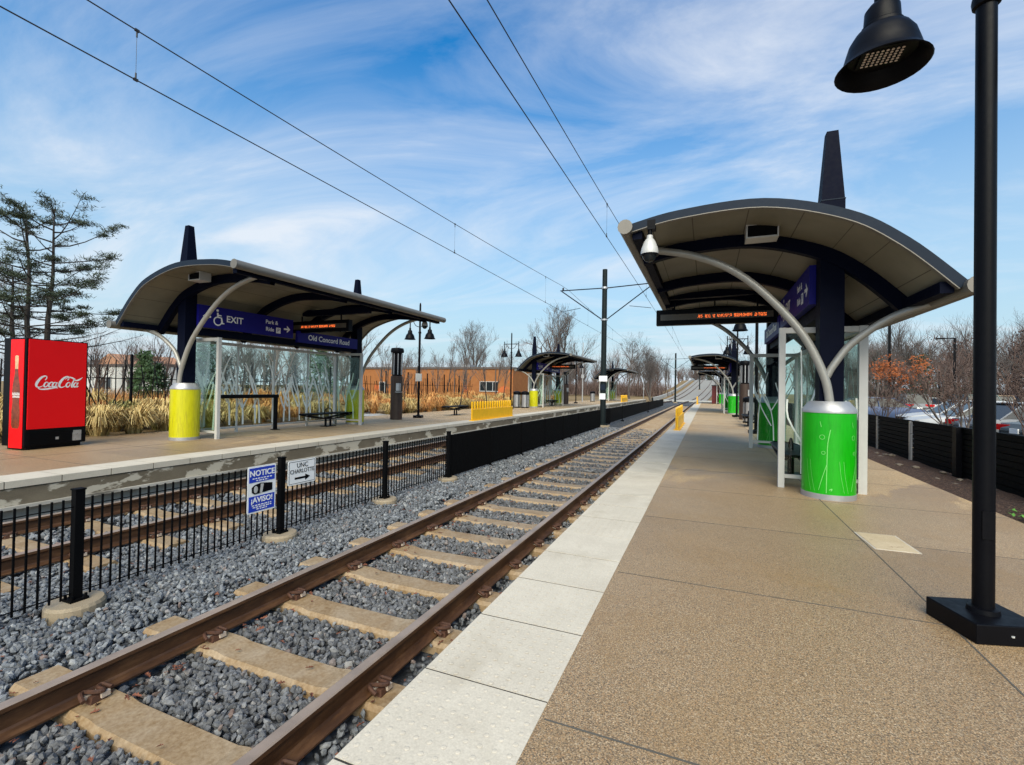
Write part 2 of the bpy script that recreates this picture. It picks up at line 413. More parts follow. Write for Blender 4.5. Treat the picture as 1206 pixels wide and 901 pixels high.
# ------------------------------------------------------------------ the setting
ZR = -.377
def smooth(a, b, t):
    t = max(0, min(1, (t-a)/(b-a))); return t*t*(3-2*t)
def ztr(Y): return 6.4*smooth(92, 205, Y) - 4.0*smooth(225, 320, Y)
def cx(Y): return 5.0*smooth(70, 190, Y)
YS = [-6, 10, 30, 50, 60] + [60+5*i for i in range(1, 40)] + [280, 320, 450, 700]
def ground_z(x, Y):
    d = x - (-4.9 + cx(Y)); hill = ztr(Y)
    near = smooth(14.5, 8.2, abs(d)) if Y > 64 else 0
    if Y > 64: return -.30 + (hill - .35)*near
    return None
mb = MB(); rows = []
XS = [-600, -200, -90, -40, -24, -18, -14.4, -13.86, -13.84, -8.6, -8.59, -.6, -.59, 3.15, 3.17, 3.6, 4.2, 5.2, 6.4, 9, 14, 24, 60, 200, 600]
for Y in YS:
    row = []
    for x in XS:
        z = ground_z(x, Y)
        if z is None:
            z = -.06 if x < -13.85 else (-.75 if x < 3.16 else (-.05 if x < 3.7 else (-.12 if x < 4.3 else (-.30 if x > 6 else -.2))))
            if x <= -24: z = -.15
        row.append((x, Y, z))
    rows.append(row)
mb.sheet(rows)
tag(mb.build('ground', M['ground'], smooth=False), kind='structure')

mb = MB(); rows = []
for Y in [-4, 0, 20, 40, 60]+[60+5*i for i in range(1, 36)]:
    rows.append([(x+cx(Y), Y, -.632+ztr(Y)+dz) for x, dz in ((-9.4, -.04), (-8.5, 0), (-7.2, .015), (-5.6, 0), (-4.9, .02), (-4.2, .02), (-2.7, .0), (-1.2, 0), (-.4, -.04))])
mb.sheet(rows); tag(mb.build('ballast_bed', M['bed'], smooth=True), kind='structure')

# right platform: slab, tactile paving with domes, saw cut joints
mb = MB(); mb.bx(-.622, 3.16, -4, 66, -.75, 0)
plat = tag(mb.build('platform', M['aggregate']), kind='structure')
JY = [1.87+1.72*k for k in range(-3, 38)]
mb = MB()
for y in JY: mb.bx(-.60, 3.14, y-.005, y+.005, 0, .0012)
mb.bx(1.345, 1.355, -4, 66, 0, .0018)
tag(mb.build('platform_joints', M['joint']), kind='structure')
def paving(x0, x1, y0, y1, phase, name, domes_to):
    m = MB(); n0 = math.floor((y0-phase)/.605)
    m.bx(x0+.004, x1-.004, y0, y1, -.10, -.006, 1)
    y = phase + n0*.605
    while y < y1:
        a, b_ = max(y, y0)+.0055, min(y+.605, y1)-.0055
        if b_ > a: m.bx(x0, x1, a, b_, -.09, .004+random.uniform(-.0015, .0015))
        m.bx(x0+.002, x1-.002, y+.605-.0045, y+.605+.0045, -.004, .0015, 1)
        y += .605
    ob = tag(m.build(name, [M['paver'], M['paver_gap']]), kind='structure')
    return ob
tp = paving(-1.24, -.622, -4, 66, 1.97, 'tactile_paving', 22)
mb = MB(); y = .6
while y < 16:
    for i in range(10):
        x = -1.24+.034+i*.061
        if y < 6: mb.lathe([(.0115, 0), (.009, .0010), (.005, .0014)], (x, y, .0045), 8)
        else: mb.lathe([(.0115, 0), (.007, .0013)], (x, y, .0045), 5)
    y += .0605
tag(mb.build('paving_domes', M['paver'], smooth=True), kind='structure')
# left platform
mb = MB(); mb.bx(-13.85, -9.16, -6, 74, -.7, 0)
tag(mb.build('platform', M['aggregate']), kind='structure')
mb = MB()
for y in [1.0+1.72*k for k in range(-3, 42)]: mb.bx(-13.8, -9.18, y-.006, y+.006, 0, .0015)
mb.bx(-11.006, -10.994, -6, 74, 0, .002)
tag(mb.build('platform_joints', M['joint']), kind='structure')
paving(-9.158, -8.54, -6, 74, 1.4, 'tactile_paving', 0)
mb = MB(); mb.bx(-8.99, -8.555, -6, 74, -.33, -.092)
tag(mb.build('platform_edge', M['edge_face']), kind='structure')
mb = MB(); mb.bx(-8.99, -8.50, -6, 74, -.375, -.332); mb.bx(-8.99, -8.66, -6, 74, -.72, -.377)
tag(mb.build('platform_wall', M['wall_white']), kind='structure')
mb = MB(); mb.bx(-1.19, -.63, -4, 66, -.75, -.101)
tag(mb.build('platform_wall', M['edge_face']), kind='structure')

# mulch bed, parking lot, level crossing, footpath
mb = MB(); rows = []
for i in range(120):
    Y = -4+i*.6; rows.append([(x, Y, z+random.uniform(-.025, .03)) for x, z in ((3.165, -.05), (3.35, -.02), (3.6, -.02), (3.9, -.05), (4.25, -.09), (4.7, -.12), (5.3, -.17))])
mb.sheet(rows); tag(mb.build('mulch_bed', M['mulch'], smooth=True), kind='structure')
mb = MB(); mb.bx(6.5, 46, 4, 62, -.5, -.27); tag(mb.build('parking_lot', M['asphalt']), kind='structure')
mb = MB()
for i in range(16):
    mb.bx(7.2, 12.2, 10+i*2.75, 10.1+i*2.75, -.27, -.266); mb.bx(19, 24, 10+i*2.75, 10.1+i*2.75, -.27, -.266)
tag(mb.build('parking_lines', M['line']), kind='structure')
mb = MB(); mb.bx(6.35, 6.5, 4, 62, -.5, -.14); tag(mb.build('kerb', M['path']), kind='structure')
mb = MB(); mb.bx(-9.0+cx(93), .4+cx(93), 91, 95, -.6, -.34); tag(mb.build('track_crossing', M['path']), kind='structure')
P = catmull([at(300, 42), at(312, 33), at(330, 27), at(365, 22), at(400, 19.5), (-15.2, 18.3, 0), (-13.9, 17.6, 0)], 6)
mb = MB(); rows = []
for i, p in enumerate(P):
    t = (P[min(i+1, len(P)-1)]-P[max(i-1, 0)]).normalized(); q = Vector((-t.y, t.x, 0))*.9
    rows.append([(p+q)[:2]+(-.02+.0*i,), (p-q)[:2]+(-.02,)])
mb.sheet(rows); tag(mb.build('footpath', M['path']), kind='structure')
mb = MB(); mb.sheet([[(x_+cx(Y), Y, -.545+ztr(Y)) for x_ in (-9.0, -.9)] for Y in [95.2]+[98+5*i for i in range(29)]]); tag(mb.build('track_slab', M['slab']), kind='structure')
# ramp walls and walkway where the line climbs
mb = MB(); yy = [94+5*i for i in range(29)]
for x0, x1, h in ((.4, .75, .45), (-10.4, -10.05, .45)):
    mb.sheet([[(x0+cx(Y), Y, -1.2+ztr(Y)), (x0+cx(Y), Y, h+ztr(Y)-.4), (x1+cx(Y), Y, h+ztr(Y)-.4), (x1+cx(Y), Y, -1.2+ztr(Y))] for Y in yy])
tag(mb.build('ramp_wall', M['path']), kind='structure')
mb = MB(); mb.sheet([[(.76+cx(Y), Y, -.1+ztr(Y)), (3.4+cx(Y), Y, -.1+ztr(Y))] for Y in yy])
tag(mb.build('walkway', M['path']), kind='structure')

# ------------------------------------------------------------------ ballast stones and fallen leaves
ico = np.array([(0,0,1)]+[(.894*math.cos(a), .894*math.sin(a), .447) for a in [2*PI*i/5 for i in range(5)]]+[(.894*math.cos(a), .894*math.sin(a), -.447) for a in [2*PI*(i+.5)/5 for i in range(5)]]+[(0,0,-1)])
icf = [(0,1+i,1+(i+1)%5) for i in range(5)]+[(1+i,6+i,1+(i+1)%5) for i in range(5)]+[(1+(i+1)%5,6+i,6+(i+1)%5) for i in range(5)]+[(11,6+(i+1)%5,6+i) for i in range(5)]
icf = np.array(icf)
SLEEP = [1.69+.752*k for k in range(-4, 84)]
SLEEP2 = [1.45+.752*k for k in range(-4, 40)]
def stones(name, zones, label):
    P = []; S = []
    for x0, x1, y0, y1, dens, size in zones:
        n = int((x1-x0)*(y1-y0)*dens)
        x = RNG.uniform(x0, x1, n); y = RNG.uniform(y0, y1, n); s = size*RNG.uniform(.62, 1.35, n)*.5
        keep = np.ones(n, bool)
        for xc, y00 in ((-2.703, 1.69), (-7.085, 1.45)):
            ph = np.abs((y-y00+.376) % .752-.376)
            keep &= ~((np.abs(x-xc) < 1.33) & (ph < .128+s*.75))
            for rx in (-.7525, .7525): keep &= ~(np.abs(x-xc-rx) < .072)
        x, y, s = x[keep], y[keep], s[keep]
        z = -.592+RNG.uniform(-.012, .028, len(x))+.018*np.sin(x*2.1+.7)*np.sin(y*1.3)
        z += np.where((x < -4.1) & (x > -5.7), .028, 0)
        z -= np.where(x > -1.85, .05, 0); z -= np.where((np.abs(x+2.703) < .7) & (y < 8), .014, 0); z -= np.where(y > 15, .008, 0)
        kp = np.ones(len(x), bool)
        for fy in (2.30, 4.36, 6.42, 8.48): kp &= ((x+4.89)**2+(y-fy)**2 > (.205+s)**2)
        x, y, z, s = x[kp], y[kp], z[kp], s[kp]
        P.append(np.stack([x, y, z], 1)); S.append(s)
    P = np.concatenate(P); S = np.concatenate(S); n = len(P)
    q = RNG.normal(size=(n, 4)); q /= np.linalg.norm(q, axis=1)[:, None]; w, a, b, c = q.T
    rot = np.stack([np.stack([1-2*(b*b+c*c), 2*(a*b-c*w), 2*(a*c+b*w)], 1), np.stack([2*(a*b+c*w), 1-2*(a*a+c*c), 2*(b*c-a*w)], 1), np.stack([2*(a*c-b*w), 2*(b*c+a*w), 1-2*(a*a+b*b)], 1)], 1)
    V = ico[None]*RNG.uniform(.72, 1.25, (n, 12, 1))*np.stack([np.ones(n)*1.15, RNG.uniform(.65, 1., n), RNG.uniform(.5, .85, n)], 1)[:, None, :]
    V = np.einsum('nij,nkj->nki', rot, V)*S[:, None, None]+P[:, None, :]
    me = bpy.data.meshes.new(name); nf = len(icf)
    me.vertices.add(n*12); me.vertices.foreach_set('co', V.reshape(-1).astype(np.float32))
    me.loops.add(n*nf*3); me.polygons.add(n*nf)
    F = (icf[None]+(np.arange(n)*12)[:, None, None]).reshape(-1)
    me.loops.foreach_set('vertex_index', F.astype(np.int32))
    me.polygons.foreach_set('loop_start', np.arange(n*nf, dtype=np.int32)*3)
    me.materials.append(M['stone']); me.update(calc_edges=True); me.validate(); me.shade_flat()
    o = bpy.data.objects.new(name, me); COL.objects.link(o)
    return tag(o, label, 'ballast', kind='stuff')
stones('ballast_stones', [(-6.3, -1.22, .55, 5, 1350, .045), (-6.3, -1.22, 5, 9, 860, .050), (-5.4, -1.22, 9, 15, 470, .062), (-5.2, -1.22, 15, 24, 170, .08),
                          (-8.55, -6.3, 1.4, 8, 330, .06), (-8.4, -5.4, 8, 13, 160, .075)], 'loose grey crushed stone ballast lying between and beside the railway tracks')
mb = MB()
def leaf(x, y, z, s):
    a = random.uniform(0, 2*PI); t = Vector((math.cos(a), math.sin(a), random.uniform(-.3, .3))); w = Vector((-t.y, t.x, random.uniform(-.4, .4))); c = Vector((x, y, z))
    up = Vector((0, 0, 1))
    q = [(-1.1, 0), (-.6, .35), (-.35, .18), (.05, .62), (.25, .25), (.7, .42), (1.05, 0), (.6, -.4), (.3, -.22), (0, -.6), (-.3, -.2), (-.7, -.3)]
    mb.add([c]+[c+t*s*x_+w*s*y_*random.uniform(.7, 1.2)+up*s*abs(y_)*random.uniform(.3, 1.0) for x_, y_ in q], [(0, 1+k, 1+(k+1) % 12) for k in range(12)])
for i in range(420):
    y = 1+11*random.random()**1.6; x = random.uniform(-6, -1.4)
    leaf(x, y, -.545 if random.random() < .8 else -.54, random.uniform(.013, .03))
for i in range(150):
    leaf(random.choice((-3.3, -3.33, -1.7, -1.45))+random.uniform(-.12, .12), random.uniform(1, 7), -.55, random.uniform(.014, .03))
tag(mb.build('fallen_leaves', M['leaf_brown']), 'scattered dry brown leaves lying on the ballast stones', 'leaves', kind='stuff')

# ------------------------------------------------------------------ track
def rail(xc, label, y1=235):
    prof = [(-.07, -.168), (.07, -.168), (.07, -.157), (.02, -.142), (.0095, -.13), (.0095, -.048), (.03, -.036), (.0365, -.03), (.0365, -.006), (.028, 0), (-.028, 0), (-.0365, -.006), (-.0365, -.03), (-.03, -.036), (-.0095, -.048), (-.0095, -.13), (-.02, -.142), (-.07, -.157)]
    ys = [-4, 10, 30, 60]+[62+2.5*i for i in range(int((y1-60)/2.5))]
    m = MB(); n = len(prof)
    vs = [(xc+cx(Y)+x, Y, ZR+ztr(Y)+z) for Y in ys for x, z in prof]
    fs = []; mi = []
    for i in range(len(ys)-1):
        for j in range(n):
            fs.append((i*n+j, i*n+(j+1)%n, (i+1)*n+(j+1)%n, (i+1)*n+j)); mi.append(1 if j in (8, 9, 10) else 0)
    fs.append(tuple(range(n))); mi.append(0)
    m.v, m.f, m.m = vs, fs, mi
    return tag(m.build('rail', [M['rail'], M['rail_top']]), label, 'rail', 'running rails of the two tracks')
rail(-3.455, 'rusty rail of the near track, farther from the right platform')
rail(-1.951, 'rusty rail of the near track, beside the right platform edge')
rail(-6.333, 'rusty rail of the far track, just behind the black picket fence')
rail(-7.838, 'rusty rail of the far track, running along the left platform wall')
# sleepers
ST = [(-1.3, 0), (-.50, 0), (-.42, -.015), (.42, -.015), (.50, 0), (1.3, 0)]
mb = MB(); sec = [(-.15, -.2), (-.133, -.028), (-.108, 0), (.108, 0), (.133, -.028), (.15, -.2)]
vs = [(x, w, z+(dz if z > -.1 else 0)) for x, dz in ST for w, z in sec]
k = 6; fs = [(i*k+j, i*k+j+1, (i+1)*k+j+1, (i+1)*k+j) for i in range(5) for j in range(5)]+[tuple(range(k)), tuple(5*k+j for j in range(k))]
mb.add(vs, fs); proto_s = mb.build('railway_sleeper', M['sleeper'])
mb = MB()
mb.box((.105, 0, .016), (.055, .09, .04), 0, 0, .7)
mb.tube(catmull([(.12, -.075, .035), (.06, -.06, .05), (.045, -.03, .05), (.12, -.012, .06), (.135, .02, .055), (.06, .03, .05), (.05, .06, .05), (.115, .075, .04)], 4), .013, 7, 0)
mb.box((.055, 0, .022), (.04, .085, .018), 1); mb.box((.132, .03, .03), (.02, .045, .03), 1)
clip_me = mb.build('rail_clip', [M['rust'], M['insul']])
clip_me.parent = proto_s
TOPZ = ZR-.168-.004
def put_sleeper(src, x, y, label, group, clips):
    s = src.copy(); COL.objects.link(s); s.location = (x+cx(y), y, TOPZ+ztr(y)); tag(s, label, 'sleeper', group)
    if clips:
        for rx in (-.7525, .7525):
            for sd in (0, PI):
                c = clip_me.copy(); COL.objects.link(c); c.parent = s; c.location = (rx, 0, 0); c.rotation_euler = (0, 0, sd+random.uniform(-.06, .06))
    return s
for y in SLEEP: put_sleeper(proto_s, -2.703, y, 'tan concrete sleeper under the track next to the right platform', 'sleepers of the near track', y < 17)
for y in SLEEP2: put_sleeper(proto_s, -7.085, y, 'tan concrete sleeper under the track along the left platform', 'sleepers of the far track', 0 < y < 7.5)
bpy.data.objects.remove(clip_me); bpy.data.objects.remove(proto_s)

# ------------------------------------------------------------------ fence between the tracks
FX = -4.89
fence = thing('picket_fence', 'black metal fence with tall pickets standing between the two tracks', 'fence', (FX, 0, -.56))
def fpost(y, h=.97, w=.066):
    m = MB(); m.box((0, y, h/2+.03), (w, w, h)); m.box((0, y, .085), (.13, .13, .02)); 
    for a, b_ in ((-.048, -.048), (.048, -.048), (.048, .048), (-.048, .048)): m.tube([(a, y+b_, .09), (a, y+b_, .125)], .012, 6)
    m.box((0, y, h+.035), (w+.012, w+.012, .012))
    p = m.build('post', M['fence_black'], fence)
    f = MB(); f.lathe([(.205, -.1), (.20, .075), (.185, .10)], (0, y, -.025), 24)
    f.build('footing', M['footing'], p)
FY = [.25, 2.30, 4.36, 6.42, 8.48]
for y in FY: fpost(y)
def pickets(y0, y1, sp, w):
    m = MB(); y = y0
    while y < y1:
        m.box((0, y, .515), (w, w, .83)); y += sp
    for z in (.14, .86): m.bx(-.004, .004, y0-.06, y1+.02, z-.004, z+.004)
    return m.build('picket_panel', M['fence_black'], fence)
for i in range(4): pickets(FY[i]+.10, FY[i+1]-.05, .074, .0128)
pickets(-1.5, .2, .082, .0145)
for a, b_ in ((8.6, 10.5), (10.55, 12.6), (12.65, 14.7), (14.75, 16.8), (16.85, 19), (19.05, 23.4), (24.5, 30), (30.1, 44), (44.1, 60)):
    m = MB(); m.bx(-.012, .012, a, b_, .12, .90) if a > 10 else m.bx(-.004, .004, a, b_, .89, .91)
    y = a
    while y < min(b_, 26):
        m.box((0, y, .50), (.03, .016, .86)); y += .06
    if a > 10: m.bx(-.02, .02, a, b_, .89, .91)
    m.build('mesh_panel', M['fence_black'], fence)
for y in (10.52, 12.62, 14.72, 16.82, 19.02, 30.05, 44.05): 
    m = MB(); m.box((0, y, .46), (.05, .05, .96)); m.box((0, y, 0), (.2, .2, .06)); m.build('post', M['fence_black'], fence)
for y in (11.5, 13.6, 15.6, 17.9): 
    m = MB(); m.box((0, y, .06), (.06, .05, .16)); m.build('foot', M['fence_black'], fence)
# signs on the fence
def plate(y0, y1, z0, z1, r=.02, name='', label='', mat='white'):
    t = thing(name, label, 'sign', (-4.825, (y0+y1)/2, (z0+z1)/2)); w, h = (y1-y0)/2, (z1-z0)/2
    pts = []
    for cxx, czz, a0 in ((w-r, h-r, 0), (-w+r, h-r, 90), (-w+r, -h+r, 180), (w-r, -h+r, 270)):
        for a in (0, 30, 60, 90): pts.append((cxx+r*math.cos(R(a0+a)), czz+r*math.sin(R(a0+a))))
    m = MB(); m.prism(pts, (0, 0, 0), (0, 1, 0), (0, 0, 1), (-.005, 0, 0)); m.build('panel', M[mat], t)
    return t, w, h
YA, ZA = Vector((0, 1, 0)), Vector((0, 0, 1))
t, w, h = plate(3.84, 4.22, -.14, .40, name='notice_sign', label='blue and white portrait notice sign with a black train picture, fixed to the picket fence')
m = MB(); m.bx(.001, .003, -w+.018, w-.018, .085, h-.018); m.bx(.001, .003, -w+.018, w-.018, -h+.018, -.075); m.build('blue_field', M['sign_blue'], t)
text('NOTICE', .092, (.005, 0, .185), YA, ZA, M['white'], 'lettering', t, bold=.002)
text('¡AVISO!', .088, (.005, 0, -.125), YA, ZA, M['white'], 'lettering', t, bold=.002)
m = MB()
for z, a, b_ in ((.128, -.13, .13), (.103, -.08, .08), (-.182, -.13, .13), (-.205, -.12, .13), (-.228, -.07, .07)):
    y = a
    while y < b_: l = random.uniform(.02, .04); m.bx(.0035, .0045, y, min(b_, y+l), z-.006, z+.006); y += l+.012
m.build('small_print', M['white'], t)
m = MB(); m.prism([(-.135, -.03), (-.10, -.055), (.14, -.04), (.14, .05), (-.02, .07), (-.10, .055), (-.14, .03)], (.0035, 0, 0), YA, ZA, (.001, 0, 0)); m.build('train_picture', M['black'], t)
m = MB(); m.lathe([(.034, 0), (.03, .001)], (0, 0, 0), 14); 
o = m.build('train_nose', M['white_frame'], t); o.rotation_euler = (0, PI/2, 0); o.location = (.005, -.085, 0); o.scale = (1.25, .8, 1)
m = MB(); m.prism([(-.03, -.045), (0, -.05), (.02, .055), (-.02, .06)], (.0047, 0, 0), YA, ZA, (.001, 0, 0)); m.build('train_stripe', M['white_frame'], t)
t, w, h = plate(4.40, 4.85, .08, .39, name='direction_sign', label='small white sign with a black arrow to the right, fixed to the picket fence')
m = MB()
for a, b_, c, d in ((-w+.015, w-.015, h-.02, h-.015), (-w+.015, w-.015, -h+.015, -h+.02), (-w+.015, -w+.02, -h+.015, h-.015), (w-.02, w-.015, -h+.015, h-.015)): m.bx(.001, .002, a, b_, c, d)
m.build('border', M['black'], t)
text('UNC', .085, (.003, .0, .085), YA, ZA, M['black'], 'lettering', t)
text('CHARLOTTE', .075, (.003, 0, .012), YA, ZA, M['black'], 'lettering', t, squeeze=.92)
m = MB(); m.prism([(-.12, -.013), (.05, -.013), (.05, -.04), (.13, 0), (.05, .04), (.05, .013), (-.12, .013)], (.001, 0, -.075), YA, ZA, (.002, 0, 0)); m.build('arrow', M['black'], t)
# ------------------------------------------------------------------ shelters
ARC = catmull([(2.45, 3.49), (1.85, 3.60), (.91, 3.62), (.08, 3.38), (-.45, 3.02), (-.94, 2.52)], 6)
ARC = [(p.x, p.y) for p in ARC]
def arc_off(d):
    out = []
    for i, p in enumerate(ARC):
        a, b_ = ARC[max(i-1, 0)], ARC[min(i+1, len(ARC)-1)]
        t = Vector((b_[0]-a[0], b_[1]-a[1])).normalized(); nrm = Vector((t.y, -t.x))   # points up (u decreasing)
        if nrm.y < 0: nrm = -nrm
        out.append((p[0]+nrm.x*d, p[1]+nrm.y*d))
    return out
Y0, Y1 = -1.2, 6.75
def reeds(m, L, H, seed, o, ax, ay, mi=0, n=None, w=.014, lift=.009):
    """branching reed drawing etched over an L x H pane"""
    rg = random.Random(seed); n = n or max(3, int(L/.27))
    for i in range(n):
        x = L*(i+.5)/n+rg.uniform(-.1, .1); h = H*rg.uniform(.5, .98); lean = rg.uniform(-.26, .26)
        pts = [(x, .02), (x+lean*.2, h*.4), (x+lean, h*.75), (x+lean*2.2, h)]
        pts = [(min(max(a, .02), L-.02), b_) for a, b_ in pts]
        P = catmull([(a, b_, 0) for a, b_ in pts], 3); ribbon(m, P, [w*(1-.5*k/len(P)) for k in range(len(P))], o, ax, ay, lift, mi)
        for b in range(rg.randint(1, 4)):
            z0 = h*rg.uniform(.25, .7); s = rg.choice((-1, 1)); l = rg.uniform(.25, .6)
            q = [(x+lean*.5, z0), (x+lean*.5+s*l*.35, z0+l*.7), (x+lean*.5+s*l*.5, z0+l*1.25)]
            q = [(min(max(a, .02), L-.02), min(b_, H-.02)) for a, b_ in q]
            ribbon(m, catmull([(a, b_, 0) for a, b_ in q], 3), [w*.9]*7, o, ax, ay, lift, mi)
def make_shelter(label, side, loc, detail=True):
    """side -1: the track lies towards -X (right platform); +1: towards +X (left platform)"""
    kx, kz = (1, 1) if side < 0 else (1.15, 1.07)
    Y0 = -1.2 if side < 0 else -.95
    W = lambda u, y, z: Vector((side*u*(1 if side < 0 else (1.2 if u > 0 else 1.03)), y, z*kz))
    t = thing('platform_shelter', label, 'shelter', loc, 0, 'curved roof shelters on the platforms')
    top, bot, mid = ARC, arc_off(-.075), arc_off(-.04)
    m = MB()
    m.sheet([[W(u, y, z) for u, z in top] for y in (Y0, Y1)], 0)
    m.sheet([[W(u, y, z) for u, z in bot] for y in (Y0, Y1)], 1)
    for i in (0, -1): m.sheet([[W(*((top[i][0], y, top[i][1]))) , W(bot[i][0], y, bot[i][1])] for y in (Y0, Y1)], 0)
    roof = m.build('roof', [M['slate'], M['soffit']], t, True)
    m = MB(); jo = arc_off(-.077)                                          # joints between the soffit panels
    for i in range(3, len(jo)-1, 4):
        (a, za), (b_, zb) = jo[i], jo[i+1]; f = .09
        m.sheet([[W(a, y, za), W(a+(b_-a)*f, y, za+(zb-za)*f)] for y in (Y0+.02, Y1-.02)])
    m.build('panel_joint', M['joint'], roof)
    up, lo, lip = arc_off(.014), arc_off(-.088), arc_off(-.097)
    for y, s in ((Y0, -1), (Y1, 1)):
        m = MB(); n = len(up)
        A = [W(u, y+s*.035, z) for u, z in up]; B = [W(u, y+s*.035, z) for u, z in lo]
        A2 = [W(u, y-s*.02, z) for u, z in up]; B2 = [W(u, y-s*.02, z) for u, z in lo]
        m.sheet([A, B], 0); m.sheet([A2, A], 0); m.sheet([B, B2], 0); m.sheet([A2, B2], 0)
        C = [W(u, y+s*.04, z) for u, z in lo]; D = [W(u, y+s*.04, z) for u, z in lip]; D2 = [W(u, y-s*.02, z) for u, z in lip]; C2 = [W(u, y-s*.02, z) for u, z in lo]
        m.sheet([C, D, D2, C2], 1)
        for e in (0, -1): m.add([A[e], B[e], B2[e], A2[e]], [(0, 1, 2, 3)], 0)
        m.build('fascia', [M['slate'], M['gutter']], t)
    for i, du in ((0, .03), (-1, -.03)):                                   # gutters
        u, z = ARC[i]; m = MB()
        m.tube([W(u+du*1.5, Y0-.13, z-.045), W(u+du*1.5, Y1+.10, z-.045)], .088, 14)
        m.tube([W(u+du*1.5, Y0-.135, z-.045), W(u+du*1.5, Y0-.125, z-.045)], .094, 14)
        m.build('gutter', M['gutter'], t, True)
    for i, f in ((1, .10), (-2, .10)):
        u, z = arc_off(-.13)[i]; m = MB(); m.box(W(u, (Y0+Y1)/2, z), (.12, Y1-Y0-.04, .12)); m.build('eave_beam', M['navy'], t)
    ra, rb = arc_off(-.08), arc_off(-.245)
    for y in (-.16, 2.05, 3.95, 5.74):
        m = MB()
        for (a, b_) in ((ra, rb),):
            L = [[W(u, y+dy, z) for u, z in (a if q else b_)] for dy, q in ((0, 1), (0, 0), (.12, 0), (.12, 1))]
            for k in range(4): m.sheet([L[k], L[(k+1) % 4]])
        m.build('rib', M['navy'], t)
    for y in (0, 5.9):
        m = MB(); zt = 3.66*kz
        m.box(W(0, y, 0)+Vector((0, 0, (1.2*kz+zt+.25)/2)), (.27, .27, zt+.25-1.2*kz))
        m.box((0, y, zt+.25+.47), (.262, .262, .94), 0, 0, .5)
        m.box((0, y, zt+.25), (.28, .28, .012), 1)
        m.build('column', [M['navy'], M['slate']], t)
        d = MB(); H = 1.20*kz; r = .305
        d.lathe([(r, .07), (r, H-.09)], (0, y, 0), 40, 0, (False, False))
        d.lathe([(r+.006, 0), (r+.006, .07)], (0, y, 0), 40, 1, (False, True))
        d.lathe([(r+.006, H-.09), (r+.006, H-.05), (.225, H+.06), (.215, H+.06)], (0, y, 0), 40, 1, (True, True))
        dr = d.build('drum', [M['green'] if side < 0 else M['yellow'], M['alu']], t, True)
        if detail:                                                          # plant drawing engraved round the drum
            e = MB(); rg = random.Random(int(y*10)+side)
            def curve(pts, w, mi=0):
                Q = catmull([(a, b_, 0) for a, b_ in pts], 4)
                L = []
                for q, p in enumerate(Q):
                    tt = (Q[min(q+1, len(Q)-1)]-Q[max(q-1, 0)]).normalized(); nn = Vector((-tt.y, tt.x, 0))*w*.5
                    L.append([(.307*math.cos((p+nn*s).x/.305), y+.307*math.sin((p+nn*s).x/.305), (p+nn*s).y) for s in (1, -1)])
                e.sheet(L)
            face = (-101 if side < 0 else -33)
            for c in range(5):
                a0 = .305*R(face+c*72-(4 if side < 0 else 0))
                if side < 0:
                    curve([(a0, .09), (a0+.005, .5), (a0+.012, .72), (a0+.04, .90)], .009)
                    curve([(a0+.005, .46), (a0-.04, .30), (a0-.085, .12)], .007)
                    for cc, rr in (((a0-.05, .80), .028), ((a0-.035, .60), .020)):
                        curve([(cc[0]+rr*math.cos(k), cc[1]+rr*math.sin(k)) for k in [2*PI*j/8 for j in range(9)]], .006)
                    curve([(a0-.06, .93), (a0-.075, 1.0)], .007)
                    for q in range(2):
                        x = a0+.17+q*.05; curve([(x+.03, .1), (x-.01, .3), (x-.03, .5)], .0035)
                    curve([(a0+.03, .13), (a0+.06, .15), (a0+.05, .12)], .01)
                else:
                    for q in range(9):
                        x = a0-.16+q*.04; h = rg.uniform(.35, .75); s = rg.uniform(-.07, .07)
                        curve([(x, .09), (x+s*.3, h*.5), (x+s, h)], .004)
            e.build('engraving', M['etch_green'] if side < 0 else M['etch_yellow'], dr)
        yb = y-.17 if y < 1 else y+.17                                      # bent brace tubes
        m = MB(); P = catmull([W(.02, yb, 1.20), W(.10, yb, 1.62), W(.40, yb, 2.24), W(1.02, yb, 2.93), W(1.65, yb-.05, 3.28), W(2.42, yb-.1, 3.45)], 6); m.tube(P, .052, 12)
        e = P[-1]; m.box(e+Vector((0, 0, .02)), (.05, .12, .17), 1); m.build('brace_tube', [M['galv'], M['white_frame']], t, True)
        m = MB(); P = catmull([W(.06, yb+.01, 1.58), W(-.02, yb+.01, 1.74), W(-.22, yb, 2.02), W(-.62, yb-.1, 2.33), W(-1.08, yb-.25, 2.48)], 6); m.tube(P, .046, 12)
        e = P[-1]; m.box(e+Vector((0, 0, .03)), (.06, .10, .15), 1); m.build('brace_tube', [M['galv'], M['white_frame']], t, True)
    u = .86                                                                  # light box on the first rib
    m = MB(); c = W(u, -.42, 3.47)
    for dx, dz, w, h in ((0, .085, .38, .018), (0, -.085, .38, .018), (.181, 0, .018, .152), (-.181, 0, .018, .152)): m.box(c+Vector((dx, 0, dz)), (w, .26, h))
    fx = m.build('light_fixture', M['white_frame'], t); m = MB(); m.box(c+Vector((0, -.085, 0)), (.343, .06, .151)); m.build('lens', M['fence_black'], fx)
    # glazed windscreen: two end frames and a long back frame
    H = 2.30*kz; ua, ub = .5*kx*side, -.47*kx*side
